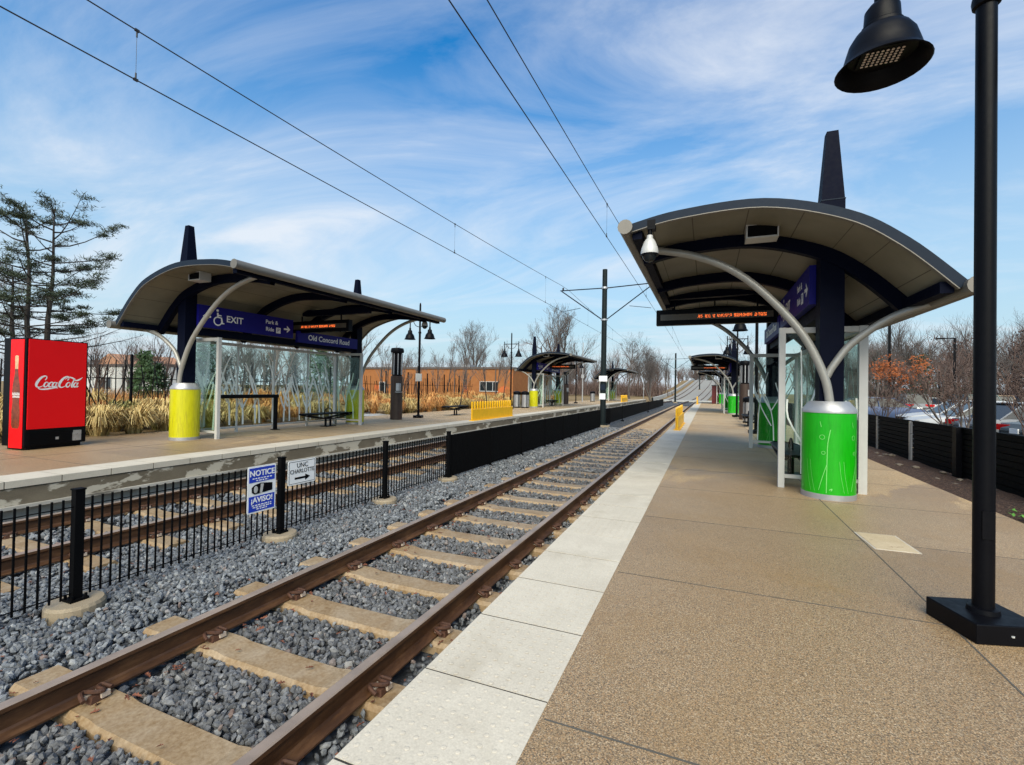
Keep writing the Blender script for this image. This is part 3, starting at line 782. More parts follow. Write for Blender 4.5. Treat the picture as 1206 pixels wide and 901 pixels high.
    for k, (a, b_) in enumerate((((ua, .4), (ub, .4)), ((ua, 5.5), (ub, 5.5)), ((ub, .46), (ub, 5.44)))):
        A, B = Vector((*a, 0)), Vector((*b_, 0)); L = (B-A).length; ax = (B-A).normalized(); nz = ax.cross(ZA)
        m = MB()
        def bar(l0, l1, z0, z1, th):
            p = A+ax*(l0+l1)/2; m.box((p.x, p.y, (z0+z1)/2), ((l1-l0) if abs(ax.x) > .5 else th, (l1-l0) if abs(ax.y) > .5 else th, z1-z0))
        if k < 2: bar(-.04, .04, 0, H, .08); bar(L-.05, L+.05, 0, H, .10); bar(.04, L-.05, H-.08, H-.003, .07); bar(.04, L-.05, .14, .19, .05)
        else:
            bar(0, L, H-.08, H-.004, .06); bar(0, L, .12, .17, .05)
            for l in (L*.26, L*.5, L*.76): bar(l-.018, l+.018, .17, H-.08, .035); bar(l-.03, l+.03, 0, .12, .05)
        fr = m.build('windscreen_frame', M['white_frame'], t)
        m = MB(); p = A+ax*L/2; m.box((p.x, p.y, (H-.08+.19)/2), ((L-.1) if abs(ax.x) > .5 else .012, (L-.1) if abs(ax.y) > .5 else .012, H-.29)); 
        pane = m.build('glass_pane', M['glass'], fr)
        m = MB(); reeds(m, L-.1, H-.3, k*7+int(loc[1])+side, A+ax*.05+Vector((0, 0, .19)), ax, ZA, 0, None, (.026 if side < 0 else .055) if k < 2 else .055); m.build('reed_drawing', M['etch'], fr)
    return t
XR, XL = 1.5, -11.52
sR = make_shelter('nearest shelter on the right platform, with bright green column drums and a curved beige ceiling', -1, (XR, 7.42, 0))
sL = make_shelter('nearest shelter on the left platform, with lime yellow column drums, beside the red vending machine', 1, (XL, 7.45, 0))
def again(src, y, label, x=None):
    c = copy_tree(src); c.location = (x if x is not None else src.location.x, y, 0); c['label'] = label; return c
again(sR, 32.0, 'second shelter along the right platform, with green drums, beyond the brown information column')
again(sR, 56.6, 'last and farthest green drum shelter on the right platform, near the maroon cabinet')
again(sL, 32.0, 'second shelter along the left platform, with yellow drums, behind the yellow barrier and the bins')
again(sL, 56.6, 'farthest yellow drum shelter on the left platform, seen small past the tall black wire pole')

# ------------------------------------------------------------------ hanging signs and displays
def arrow_poly(s, d=1):
    return [(d*x*s, y*s) for x, y in ((.5, 0), (.0, .45), (-.05, .28), (.12, .11), (-.5, .11), (-.5, -.11), (.12, -.11), (-.05, -.28), (.0, -.45))]
def exit_sign(loc, face, label):
    """face +1: lettering towards +X, reading along +Y; -1: towards -X"""
    t = thing('exit_sign', label, 'sign', loc, 0 if face > 0 else PI)
    m = MB(); m.bx(-.05, .05, -1.40, 1.40, -.27, .27); m.build('panel', M['blue'], t)
    f = .053
    m = MB(); m.prism(arrow_poly(.20, -1), (f-.002, -1.20, 0), YA, ZA, (.004, 0, 0)); m.prism(arrow_poly(.22), (f-.002, 1.18, -.03), YA, ZA, (.004, 0, 0))
    m.build('arrow', M['white'], t)
    text('EXIT', .23, (f, -.46, 0), YA, ZA, M['white'], 'lettering', t, bold=.004)
    text('Park &', .15, (f, .66, .10), YA, ZA, M['white'], 'lettering', t, bold=.002)
    text('Ride', .15, (f, .60, -.10), YA, ZA, M['white'], 'lettering', t, bold=.002)
    m = MB(); m.prism([(-.075, -.08), (.075, -.08), (.075, .08), (-.075, .08)], (f-.002, .88, -.10), YA, ZA, (.003, 0, 0)); m.build('parking_symbol', M['white'], t); text('P', .15, (f+.0015, .88, -.10), YA, ZA, M['blue'], 'lettering', t)
    m = MB(); o = (f-.001, -.90, 0)
    ring = [(.10*math.cos(R(a))-.02, .10*math.sin(R(a))-.08) for a in range(100, 390, 15)]
    ribbon(m, ring, [.03]*len(ring), o, YA, ZA, .002)
    ribbon(m, [(-.03, .13), (-.02, .02), (.07, .01), (.10, -.13), (.15, -.12)], [.045, .045, .04, .04, .035], o, YA, ZA, .003)
    ribbon(m, [(-.03, .07), (.07, .065)], [.03, .03], o, YA, ZA, .0035)
    m.prism([(.032*math.cos(2*PI*k/10)-.035, .032*math.sin(2*PI*k/10)+.185) for k in range(10)], (o[0], o[1], o[2]), YA, ZA, (.003, 0, 0))
    m.build('wheelchair_symbol', M['white'], t)
    return t
def name_sign(loc, face, label):
    t = thing('station_sign', label, 'sign', loc, 0 if face > 0 else PI)
    m = MB(); m.bx(-.045, .045, -1.30, 1.30, -.17, .17); m.build('panel', M['blue'], t)
    text('Old Concord Road', .23, (.048, 0, 0), YA, ZA, M['white'], 'lettering', t, bold=.003)
    return t
def sign_beam(x, y, z, label):
    m = MB(); m.box((0, 0, 0), (.14, 5.5, .17)); m.box((0, 0, .09), (.18, 5.5, .012))
    o = m.build('sign_beam', M['navy']); o.location = (x, y, z); return tag(o, label, 'beam')
exit_sign((XL+.16, 8.98, 2.98), 1, 'blue hanging EXIT sign with wheelchair symbol and arrows, under the nearest left shelter')
name_sign((XL+.16, 11.86, 2.79), 1, 'blue hanging station name sign under the far half of the nearest left shelter')
sign_beam(XL+.02, 10.35, 2.60, 'long dark beam under the blue signs of the nearest left shelter')
exit_sign((XR-.16, 8.98, 2.86), -1, 'blue exit sign seen at a steep angle beside the column of the nearest right shelter')
name_sign((XR-.16, 11.86, 2.72), -1, 'blue station name sign hanging past the exit sign in the nearest right shelter')
sign_beam(XR-.02, 10.35, 2.50, 'long dark beam under the blue signs of the nearest right shelter')
for x, f, z, lab in ((XL+.16, 1, 2.98, 'left'), (XR-.16, -1, 2.86, 'right')):
    exit_sign((x, 33.55, z), f, 'small looking blue exit sign under the second shelter of the %s platform' % lab)
    name_sign((x, 36.4, z-.14), f, 'small looking blue station name sign under the second shelter of the %s platform' % lab)
def led(loc, w, label, shift, rz=0):
    t = thing('departure_display', label, 'display', loc, rz)
    m = MB(); m.box((0, 0, 0), (w, .16, .34)); m.build('case', M['black'], t, bevel=.012)
    m = MB(); m.box((0, -.0815, .0), (w-.18, .004, .13)); m.build('lens', M['led_lens'], t)
    m = MB(); rg = random.Random(5); x = -w*.16+shift
    for g in (2, 2, 1, 5, 6, 4):                                            # rows of lit dots
        for c in range(g):
            for i in range(4):
                for j in range(5):
                    if rg.random() < .66: m.box((x+i*.0125, -.0845, (j-2)*.0135), (.0085, .003, .0085))
            x += .058
        x += .032
    m.build('lit_dots', M['amber'], t)
    m = MB()
    for x in (-w*.36, w*.0, w*.36): m.box((x, -.07, -.175), (.02, .03, .02)); m.box((x*.95, 0, .25), (.03, .03, .17))
    m.build('bracket', M['black'], t)
    return t
def cross_beam(x0, x1, y, z0, z1, label):
    m = MB(); L = math.hypot(x1-x0, z1-z0); m.box((0, 0, 0), (L, .16, .17), 0, 0, 1, -math.atan2(z1-z0, x1-x0))
    m.box((-L/2-.02, 0, 0), (.05, .12, .13))
    o = m.build('cross_beam', M['navy']); o.location = ((x0+x1)/2, y, (z0+z1)/2); return tag(o, label, 'beam')
led((.13, 10.95, 2.97), 2.38, 'black dot matrix departure display with amber characters, hung across the nearest right shelter', .05)
cross_beam(-1.0, 1.42, 11.1, 3.47, 3.52, 'dark cross beam carrying the departure display of the nearest right shelter')
led((-10.6, 10.75, 3.08), 2.2, 'black dot matrix departure display hung across the nearest left shelter', -.35)
cross_beam(-11.4, -8.95, 10.9, 3.52, 3.52, 'dark cross beam carrying the departure display of the nearest left shelter')
led((.13, 35.6, 3.01), 2.38, 'small looking departure display hung across the second right shelter', .05)
led((-10.55, 35.6, 3.1), 2.2, 'small looking departure display hung across the second left shelter', -.35)

# ------------------------------------------------------------------ camera dome, benches, lean rails
def cctv(loc, label):
    t = thing('dome_camera', label, 'camera', loc)
    m = MB(); m.lathe([(.028, .22), (.028, .34)], (0, 0, 0), 12); m.box((.02, .02, .37), (.10, .12, .12)); m.build('mount', M['black'], t)
    m = MB(); m.lathe([(.108, 0), (.110, .03), (.10, .08), (.075, .15), (.055, .185), (.04, .20), (.038, .24), (.03, .245)], (0, 0, 0), 24); m.build('housing', M['white_frame'], t, True)
    m = MB(); m.lathe([(.02, -.098), (.05, -.085), (.075, -.06), (.09, -.02), (.092, 0)], (0, 0, 0), 24); m.build('dome', M['window'], t, True)
    m = MB(); m.lathe([(.094, -.018), (.112, -.018), (.112, 0), (.094, 0)], (0, 0, 0), 24); m.build('ring', M['black'], t, True)
    return t
cctv((-.70, 6.22, 3.10), 'white dome security camera hanging from the near corner of the right shelter roof')
cctv((-9.05, 13.9, 3.45), 'white dome security camera under the far end of the nearest left shelter roof')
def bench(loc, label):
    t = thing('bench', label, 'bench', loc, 0, 'boat shaped benches')
    m = MB(); out = []
    for k in range(13):
        y = -1.05+2.1*k/12; w = .22*(1-abs(y/1.05)**3*.35); out.append((y, w))
    m.sheet([[(-w, y, .44), (-w*.5, y, .435), (w*.5, y, .435), (w, y, .44)] for y, w in out])
    m.sheet([[(-w, y, .415), (w, y, .415)] for y, w in out])
    for s in (-1, 1): m.tube([(s*w, y, .43) for y, w in out], .022, 8)
    for e in (0, -1): m.tube([(-out[e][1], out[e][0], .43), (out[e][1], out[e][0], .43)], .022, 8)
    m.build('seat', M['black'], t, True)
    for s in (-1, 1):
        m = MB(); m.tube(catmull([(s*.17, -1.02, .42), (s*.16, -.6, .33), (s*.14, 0, .26), (s*.16, .6, .33), (s*.17, 1.02, .42)], 5), .022, 8); m.build('keel_tube', M['black'], t, True)
    m = MB(); m.sheet([[(-.16, y, .30+.10*abs(y)), (.16, y, .30+.10*abs(y))] for y in [-.9+.15*k for k in range(13)]]); m.build('belly_panel', M['fence_black'], t)
    for s in (-1, 1):
        m = MB(); m.tube([(0, s*.11, .02), (0, s*.10, .30)], .035, 10); m.build('leg', M['black'], t, True)
    m = MB(); m.box((0, 0, .012), (.30, .42, .024)); m.build('base_plate', M['black'], t)
    m = MB(); m.tube([(0, .17*math.cos(R(a)), .43+.17*math.sin(R(a))) for a in range(0, 181, 15)], .016, 8); m.build('armrest', M['black'], t, True)
    return t
bL = bench((-11.5, 12.05, 0), 'black boat shaped bench under the far end of the nearest left shelter')
def put(src, loc, label, rz=None):
    c = copy_tree(src); c.location = loc; c['label'] = label
    if rz is not None: c.rotation_euler = (0, 0, rz)
    return c
put(bL, (-11.3, 20.2, 0), 'black boat shaped bench in the open on the left platform, before the yellow barrier')
put(bL, (1.30, 9.05, 0), 'black boat shaped bench seen end on behind the first green drum')
put(bL, (1.55, 21.2, 0), 'black bench in the open on the right platform, beyond the nearest shelter')
put(bL, (-11.5, 36.3, 0), 'black bench under the second shelter of the left platform')
def lean(x, y0, y1, label):
    t = thing('lean_rail', label, 'rail', (x, (y0+y1)/2, 0), 0); L = y1-y0
    m = MB(); m.box((0, 0, 1.0), (.14, L, .10)); m.build('bar', M['black'], t, bevel=.02)
    for s in (-1, 1):
        m = MB(); m.box((0, s*(L/2-.06), .48), (.09, .07, .95)); m.box((0, s*(L/2-.06), .012), (.2, .16, .024)); m.build('post', M['black'], t)
    return t
lean(-11.84, 7.75, 10.35, 'black padded leaning rail inside the nearest left shelter')
lean(1.76, 7.95, 10.3, 'black padded leaning rail inside the nearest right shelter, mostly behind the green drum')

# ------------------------------------------------------------------ bell lamps
def lamp(loc, label, rz=0, base_rz=0):
    t = thing('street_lamp', label, 'lamp', loc, rz, 'double bell lamps along the platforms')
    m = MB(); m.tube([(0, 0, .05), (0, 0, 1.2), (0, 0, 3.70)], [.05, .0495, .048], 18); m.tube([(0, 0, 3.70), (0, 0, 4.9)], [.042, .04], 14)
    m.lathe([(.048, 3.66), (.064, 3.67), (.068, 3.70), (.064, 3.73), (.042, 3.75)], (0, 0, 0), 18); m.lathe([(.042, 4.9), (.03, 4.96), (.01, 5.0)], (0, 0, 0), 14)
    m.box((0, -.049, .62), (.055, .012, .16)); m.lathe([(.075, .11), (.07, .135), (.052, .14)], (0, 0, 0), 18)
    m.build('pole', M['black'], t, True)
    m = MB(); m.box((0, 0, .055), (.36, .36, .11), 0, base_rz); m.build('base_plate', M['black'], t, bevel=.006)
    m = MB()
    for dx, dy in ((.181, 0), (0, -.181)):
        q = Matrix.Rotation(base_rz, 4, 'Z') @ Vector((dx, dy+ .0, .055)); m.lathe([(.008, -.004), (.008, .004)], q, 8)
    m.build('bolt', M['white_frame'], t)
    m = MB(); m.tube([(-.515, 0, 4.25), (.515, 0, 4.25)], .024, 10)
    for s in (-1, 1):
        m.tube(catmull([(s*.06, 0, 3.95), (s*.22, 0, 4.02), (s*.36, 0, 4.23)], 5), .015, 8); m.tube([(s*.505, 0, 4.36), (s*.505, 0, 3.92)], .026, 10)
        m.lathe([(.02, 4.36), (.035, 4.38), (.01, 4.43)], (s*.505, 0, 0), 10)
    m.build('crossarm', M['black'], t, True)
    for s in (-1, 1):
        m = MB(); c = (s*.505, 0, 3.42)
        m.lathe([(.042, .50), (.042, .41), (.07, .40), (.092, .37), (.098, .275), (.112, .262), (.114, .245), (.145, .22), (.175, .17), (.195, .10), (.208, .05), (.228, .02), (.25, .0), (.245, -.006), (.222, .018), (.20, .05), (.18, .09), (.02, .10)], c, 32, 0, (True, False))
        b_ = m.build('bell_shade', M['black'], t, True)
        m = MB(); m.box((c[0], c[1], c[2]+.085), (.24, .20, .02), 0)
        for i in range(8):
            for j in range(6): m.lathe([(.009, -.006), (.006, 0)], (c[0]-.09+i*.026, c[1]-.065+j*.026, c[2]+.073), 6, 1, (True, False))
        m.build('led_panel', [M['black'], M['led_dot']], b_)
    return t
M['led_dot'] = paint('unlit diode lens', (.62, .52, .48), .25, 0, .1)
l0 = lamp((1.5, 3.61, 0), 'big black bell lamp post in the right foreground, standing on a square black base', 0, R(17))
for i, (x, y, lab) in enumerate(((-11.57, 17.4, 'black double bell lamp beside the brown column on the left platform'), (-11.9, 28.6, 'black double bell lamp just before the second left shelter, behind the yellow barrier'), (-11.7, 44.5, 'black double bell lamp between the second and the farthest left shelter'),
        (1.5, 17.5, 'black bell lamp just beyond the nearest right shelter, seen past the departure display'), (1.5, 28.4, 'black bell lamp right before the second right shelter'), (1.5, 44.5, 'black bell lamp between the second and the farthest right shelter'))):
    put(l0, (x, y, 0), lab)
m = MB(); m.box((.10, 0, 1.75), (.22, .05, .32)); m.box((0, 0, 1.75), (.18, .02, .34)); o = m.build('timetable_case', M['white_frame']); o.location = (-11.57, 17.28, 0); tag(o, 'small pale notice box strapped to the lamp post beside the brown column', 'notice')

# ------------------------------------------------------------------ information columns, bins, barriers, machine
def pylon(loc, label):
    t = thing('information_column', label, 'column', loc, 0, 'brown information columns')
    m = MB(); m.lathe([(.24, 0), (.24, 1.75), (.21, 1.77)], (0, 0, 0), 20, 0, (False, True)); m.build('lower_casing', M['brown_metal'], t, True)
    m = MB(); m.lathe([(.20, 1.75), (.20, 2.72)], (0, 0, 0), 16, 0, (False, False)); m.build('upper_casing', M['black'], t, True)
    m = MB()
    for a in range(0, 360, 45): m.box((.205*math.cos(R(a)), .205*math.sin(R(a)), 2.25), (.03, .03, .85), 0, R(a))
    m.build('light_slot', M['alu'], t)
    m = MB(); m.lathe([(.26, 2.72), (.27, 2.80), (.24, 2.90), (.05, 2.93)], (0, 0, 0), 20); m.build('cap', M['black'], t, True)
    m = MB(); m.box((.2, -.16, 1.32), (.14, .14, .30)); m.box((.24, -.18, 1.12), (.22, .2, .03)); m.build('call_panel', M['trim'], t)
    return t
p0 = pylon((-11.7, 16.0, 0), 'tall brown and black information column on the left platform, before the bell lamp')
put(p0, (1.72, 26.0, 0), 'brown information column on the right platform, before the second green drum shelter')
put(p0, (-11.7, 41.0, 0), 'brown information column beyond the second shelter of the left platform')
def bin_(loc, label):
    t = thing('litter_bin', label, 'bin', loc, 0, 'steel and black litter bins')
    m = MB(); m.lathe([(.25, .06), (.25, .92)], (0, 0, 0), 20, 0); 
    for k in range(20): a = 2*PI*k/20; m.box((.255*math.cos(a), .255*math.sin(a), .48), (.012, .05, .8), 0, a)
    m.build('body', M['trim'], t, True)
    m = MB(); m.lathe([(.28, .92), (.29, .97), (.27, 1.10), (.12, 1.16)], (0, 0, 0), 20); m.build('lid', M['black'], t, True)
    m = MB(); m.lathe([(.27, 0), (.27, .07)], (0, 0, 0), 20)
    for k in range(4): a = PI/4+PI/2*k; m.tube([(.27*math.cos(a), .27*math.sin(a), .03), (.27*math.cos(a), .27*math.sin(a), .95)], .02, 6)
    m.build('frame', M['black'], t)
    return t
b0 = bin_((-12.25, 30.6, 0), 'steel litter bin with black lid, left one of the pair beside the yellow drum')
put(b0, (-11.65, 30.6, 0), 'steel litter bin with black lid, touching the yellow drum of the second left shelter')
put(b0, (-11.9, 52.6, 0), 'far steel litter bin before the farthest left shelter')
put(b0, (1.75, 23.4, 0), 'steel litter bin on the right platform beyond the black bench')
def barrier(loc, n, label):
    t = thing('yellow_barrier', label, 'barrier', loc, 0, 'yellow barriers along the platform edges'); L = n*.25
    m = MB(); m.bx(.002, .05, 0, L, .02, .46); m.bx(-.11, .11, 0, L, .0, .03); m.build('lower_board', M['barrier'], t)
    for k in range(n):
        p = MB(); y = .125+k*.25; p.prism([(-.05, .03), (.05, .03), (.05, .74), (.03, .78), (-.03, .78), (-.05, .74)], (-.05, y, 0), (0, 1, 0), (0, 0, 1), (.05, 0, 0)); p.build('pale', M['barrier'], t)
    return t
br = barrier((-8.78, 17.0, 0), 17, 'yellow plastic barrier of upright pales along the left platform edge')
put(br, (-.95, 17.2, 0), 'yellow plastic barrier seen end on, standing on the white paving of the right platform')
put(br, (-.95, 53.0, 0), 'far yellow barrier seen end on near the end of the right platform')
put(br, (-8.78, 53.0, 0), 'far small looking yellow barrier on the left platform edge before the last shelter')
t = thing('ticket_cabinet', 'maroon cabinet standing near the far end of the right platform', 'cabinet', (1.0, 58.0, 0))
m = MB(); m.bx(-.5, .5, -.3, .3, 0, 2.0); m.build('body', M['maroon'], t, bevel=.03); m = MB(); m.bx(-.38, .38, -.315, -.302, .3, 1.8); m.build('door', M['maroon'], t)
m = MB(); m.bx(-.55, .55, -.35, .35, 2.0, 2.08); m.build('top', M['black'], t)
t = thing('utility_cover', 'sandy square utility cover let into the right platform, left of the big lamp post', 'cover', (1.535, 5.36, 0), R(3))
m = MB(); m.bx(-.155, .155, -.255, .245, -.01, .006); m.build('lid', M['cover'], t)
m = MB()
for a in ((-.17, -.157, -.27, .26), (.157, .17, -.27, .26), (-.156, .156, -.27, -.257), (-.156, .156, .247, .26)): m.bx(*a, -.01, .004)
m.build('frame', M['paver'], t)
# vending machine
t = thing('vending_machine', 'red drinks vending machine with white script lettering on its wide side, on the left platform', 'vending machine', (-12.02, 4.78, 0), R(6.7))
W_, D_, H_ = 1.035, .64, 2.16
m = MB(); m.bx(-D_, 0, 0, W_, .07, H_); m.bx(-D_+.05, -.05, .06, W_-.06, .0, .07); m.build('cabinet', M['black'], t, bevel=.012)
m = MB(); m.bx(0, .012, .03, W_-.03, .40, H_-.02); m.build('red_front', M['coke_red'], t, bevel=.004)
m = MB(); m.bx(-.42, -.045, -.012, 0, .04, H_-.03); m.build('red_side', M['coke_red'], t, bevel=.004)
m = MB()
for k in range(9): m.bx(0, .008, .08, W_-.28, .10+k*.03, .112+k*.03)
m.build('grille', M['fence_black'], t)
m = MB(); m.bx(0, .03, .79, .93, .12, .28); m.bx(0, .05, .80, .92, .25, .33); m.build('coin_return', M['trim'], t); m = MB(); m.bx(0, .01, .50, .55, .17, .22); m.build('lock', M['trim'], t)
m = MB()
for y in (.10, W_-.10): m.lathe([(.04, 0), (.04, .07)], (-.08, y, 0), 10)
m.build('foot', M['black'], t)
# script lettering drawn as pen strokes
m = MB(); sx, sz = .76/10.2, .80/10.2
def pen(pts, ws, n=6):
    P = catmull([((x+.28*z)*sx, z*sz, 0) for x, z in pts], n); k = len(P); q = []
    for i in range(k):
        f = i/(k-1)*(len(ws)-1); a = int(min(f, len(ws)-2)); q.append((ws[a]+(ws[a+1]-ws[a])*(f-a))*sx)
    ribbon(m, P, q, (.0145, .145, 1.22), YA, ZA, .0)
def bowl(cx_, cz, rx, rz, w=.34):
    P = [(cx_+rx*math.cos(a), cz+rz*math.sin(a)) for a in [2*PI*k/10 for k in range(11)]]; pen(P, [.2, .16, .34, .40, .3, .2], 3)
for ox in (0, 5.0):
    pen([(1.55+ox, 1.75), (1.75+ox, 2.25), (1.35+ox, 2.75), (.55+ox, 2.35), (.05+ox, 1.2), (.1+ox, .3), (.75+ox, -.1), (1.6+ox, .35)], [.25, .2, .25, .5, .62, .5, .25, .1])
pen([(.3, .0), (1.2, -.55), (2.6, -.5), (4.4, -.15), (5.0, -.3)], [.1, .3, .42, .3, .06])
pen([(5.9, 2.0), (6.6, 2.55), (7.6, 2.35), (8.5, 1.75), (9.3, 2.0), (9.9, 2.6)], [.08, .28, .40, .36, .4, .05])
bowl(2.1, .62, .42, .60); pen([(3.45, 1.0), (3.2, 1.25), (2.8, .95), (2.72, .35), (3.05, .02), (3.5, .3)], [.2, .2, .36, .4, .25, .12])
bowl(3.9, .62, .38, .58); pen([(4.35, 1.2), (4.25, .4), (4.42, .05), (4.75, .3)], [.3, .34, .28, .1]); pen([(4.75, .75), (5.15, .85)], [.24, .24], 3)
bowl(7.05, .62, .42, .60); pen([(8.15, 2.3), (7.95, 1.2), (7.95, .3), (8.15, .02), (8.45, .25)], [.2, .36, .4, .28, .12])
bowl(8.75, .60, .38, .56); pen([(9.25, 1.2), (9.12, .4), (9.3, .05), (9.65, .3)], [.3, .34, .28, .1])
m.build('lettering', M['white'], t)
# bottle picture on the narrow side
BX = -.235
def half(poly): return [(BX+x, z) for x, z in poly]+[(BX-x, z) for x, z in reversed(poly)]
FA = (0, -.0125, 0); XA = Vector((1, 0, 0))
m = MB(); m.prism(half([(.085, .42), (.115, .48), (.118, .75), (.095, .92), (.112, 1.12), (.10, 1.25), (.06, 1.42), (.045, 1.52), (.045, 1.56)]), FA, XA, ZA, (0, -.002, 0)); bt = m.build('bottle_picture', M['cola'], t)
m = MB(); m.prism(half([(.042, 1.56), (.045, 1.70), (.05, 1.71), (.05, 1.80), (.03, 1.82)]), FA, XA, ZA, (0, -.0022, 0)); m.build('cap_picture', M['cola_cap'], bt)
m = MB(); z = 1.06
for k in range(5): ribbon(m, [(BX-.10+k*.042, z), (BX-.085+k*.042, z+.05), (BX-.068+k*.042, z+.005)], [.014, .014, .014], (0, -.0145, 0), XA, ZA, .001); ribbon(m, [(BX-.09+k*.04, z-.05), (BX-.075+k*.04, z-.005), (BX-.06+k*.04, z-.05)], [.014, .014, .014], (0, -.0145, 0), XA, ZA, .001)
m.build('lettering', M['white'], bt)
# ------------------------------------------------------------------ overhead line
def wire_pole(y, label, detail=True):
    xx = FX+cx(y); zb = -.5+ztr(y); h = 8.0
    t = thing('overhead_line_pole', label, 'pole', (xx, y, zb), 0, 'overhead line poles between the tracks')
    m = MB(); m.tube([(0, 0, .1), (0, 0, h)], [.15, .125], 16); m.box((0, 0, .1), (.5, .5, .06)); m.build('pole', M['pole_black'], t, True)
    m = MB(); m.lathe([(.36, -.15), (.36, .07)], (0, 0, 0), 20); m.build('footing', M['footing'], t)
    for s in (-1, 1):
        m = MB(); m.tube([(s*.13, 0, 7.05), (s*2.35, 0, 7.05+(.10 if s > 0 else 0))], .028, 8); m.tube([(s*.13, 0, 5.45), (s*2.28, 0, 7.02)], .028, 8)
        m.tube([(s*1.25, 0, 6.08), (s*2.3, .03, 5.93)], .014, 6)
        m.build('bracket_arm', M['slate'], t)
        m = MB()
        for a in (.16, .22): m.lathe([(.03, -.02), (.05, -.01), (.05, .01), (.03, .02)], (s*(a+.1), 0, 7.05), 10)
        m.lathe([(.03, 0), (.055, .03), (.035, .06), (.055, .09), (.02, .14)], (s*2.2, 0, 7.07), 10); m.build('insulator', M['wire'], t)
    m = MB(); m.lathe([(.165, 7.0), (.165, 7.1)], (0, 0, 0), 16); m.lathe([(.17, 5.38), (.17, 5.46)], (0, 0, 0), 16); m.build('collar', M['trim'], t)
    if detail:
        m = MB(); m.box((.02, -.165, 2.42), (.42, .02, .28)); m.box((0, -.165, 1.52), (.30, .02, .30)); m.box((0, -.158, 1.98), (.26, .01, .3), 1); m.build('number_plate', [M['white'], M['slate']], t)
    return t
M['pole_black'] = paint('dark green black pole', (.008, .013, .014), .5, .0, .2, spec=.15)
PY = [-33, 24.0, 81, 138]
wire_pole(24.0, 'tall black overhead line pole between the tracks, with V shaped arms and two white plates')
wire_pole(81, 'far black overhead line pole rising before the hill', False)
wire_pole(138, 'farthest overhead line pole up on the hill', False)
def overhead(xc, label, x_off):
    t = thing('overhead_wires', label, 'wires', (xc, 24, 5.0), 0, 'overhead wires above the tracks'); O = Vector((xc, 24, 5.0))
    def zm(y):
        for a, b_ in zip(PY, PY[1:]):
            if a <= y <= b_: f = (y-a)/(b_-a); return 6.68+ztr(a)*(1-f)+ztr(b_)*f - 4*.76*f*(1-f)
        return 6.68
    def zc(y): return 5.33+ztr(y)*.9
    def xs(y): return x_off*math.cos((y-24)*PI/57)+cx(y)
    ys = [-10+1.5*k for k in range(98)]
    m = MB(); m.tube([Vector((xc+xs(y), y, zc(y)))-O for y in ys], .0085, 6); m.build('contact_wire', M['wire'], t)
    m = MB(); m.tube([Vector((xc+xs(y), y, zm(y)))-O for y in ys], .0085, 6); m.build('messenger_wire', M['wire'], t)
    for y in [3.78+8.4*k for k in range(-1, 9)]:
        m = MB(); a = Vector((xc+xs(y), y, zc(y)))-O; b_ = Vector((xc+xs(y), y, zm(y)))-O
        m.tube([a, b_], .0028, 4); 
        for p, s in ((a, 1), (b_, -1)): m.tube([p, p+Vector((0, 0, .09*s))], .011, 6); m.box(p, (.03, .05, .03))
        m.build('dropper', M['wire'], t)
overhead(-7.06, 'pair of dark overhead wires with droppers above the far track', .14)
overhead(-2.55, 'pair of dark overhead wires above the track next to the right platform', .12)

# ------------------------------------------------------------------ slat fence by the parking lot
t = thing('slat_fence', 'low black fence of horizontal slats between the mulch bed and the parking lot', 'fence', (4.19, 0, -.14))
for i in range(26):
    y = 4.3+2.2*i; big = i % 5 == 3; w = .15 if big else .05
    m = MB(); m.box((0, y, .46), (w, w, .96 if big else .92)); m.build('post', M['slate_post'] if big else M['trim_dark'], t) if False else m.build('post', M['black'] if big else M['trim'], t)
    p = MB()
    for k in range(9): p.box((.02, y+1.1, .10+k*.098), (.022, 2.2-w, .082), 0)
    p.box((.02, y+1.1, .925), (.05, 2.2-w, .03)); 
    p.bx(.034, .038, y+w/2, y+2.2-w/2, .05, .9)
    p.build('slat_panel', M['fence_black'], t)
mb = MB()
for i in range(34):                                                       # stones in the mulch
    y = random.uniform(5, 20); x = random.uniform(3.4, 4.05); s = random.uniform(.03, .09)
    o = len(mb.v); mb.add([(x+v[0]*s*random.uniform(.7, 1.2), y+v[1]*s*random.uniform(.7, 1.3), -.04+v[2]*s*.45) for v in ico], [tuple(f) for f in icf])
tag(mb.build('bed_stones', M['bed_stone']), 'pale stones lying in the dark mulch bed along the slat fence', 'stones', kind='stuff')
mb = MB()
for i in range(90):
    c = Vector((3.42+random.gauss(0, .09), 7.0+random.gauss(0, .28), .0)); a = random.uniform(0, 2*PI); d = Vector((math.cos(a), math.sin(a), .5)); s = Vector((-d.y, d.x, 0))
    l = random.uniform(.03, .07); mb.add([c, c+d*l*.6+s*l*.3, c+d*l*1.2, c+d*l*.6-s*l*.3], [(0, 1, 2, 3)])
tag(mb.build('weed', M['weed']), 'small green weed growing from the mulch at the platform edge', 'plant')

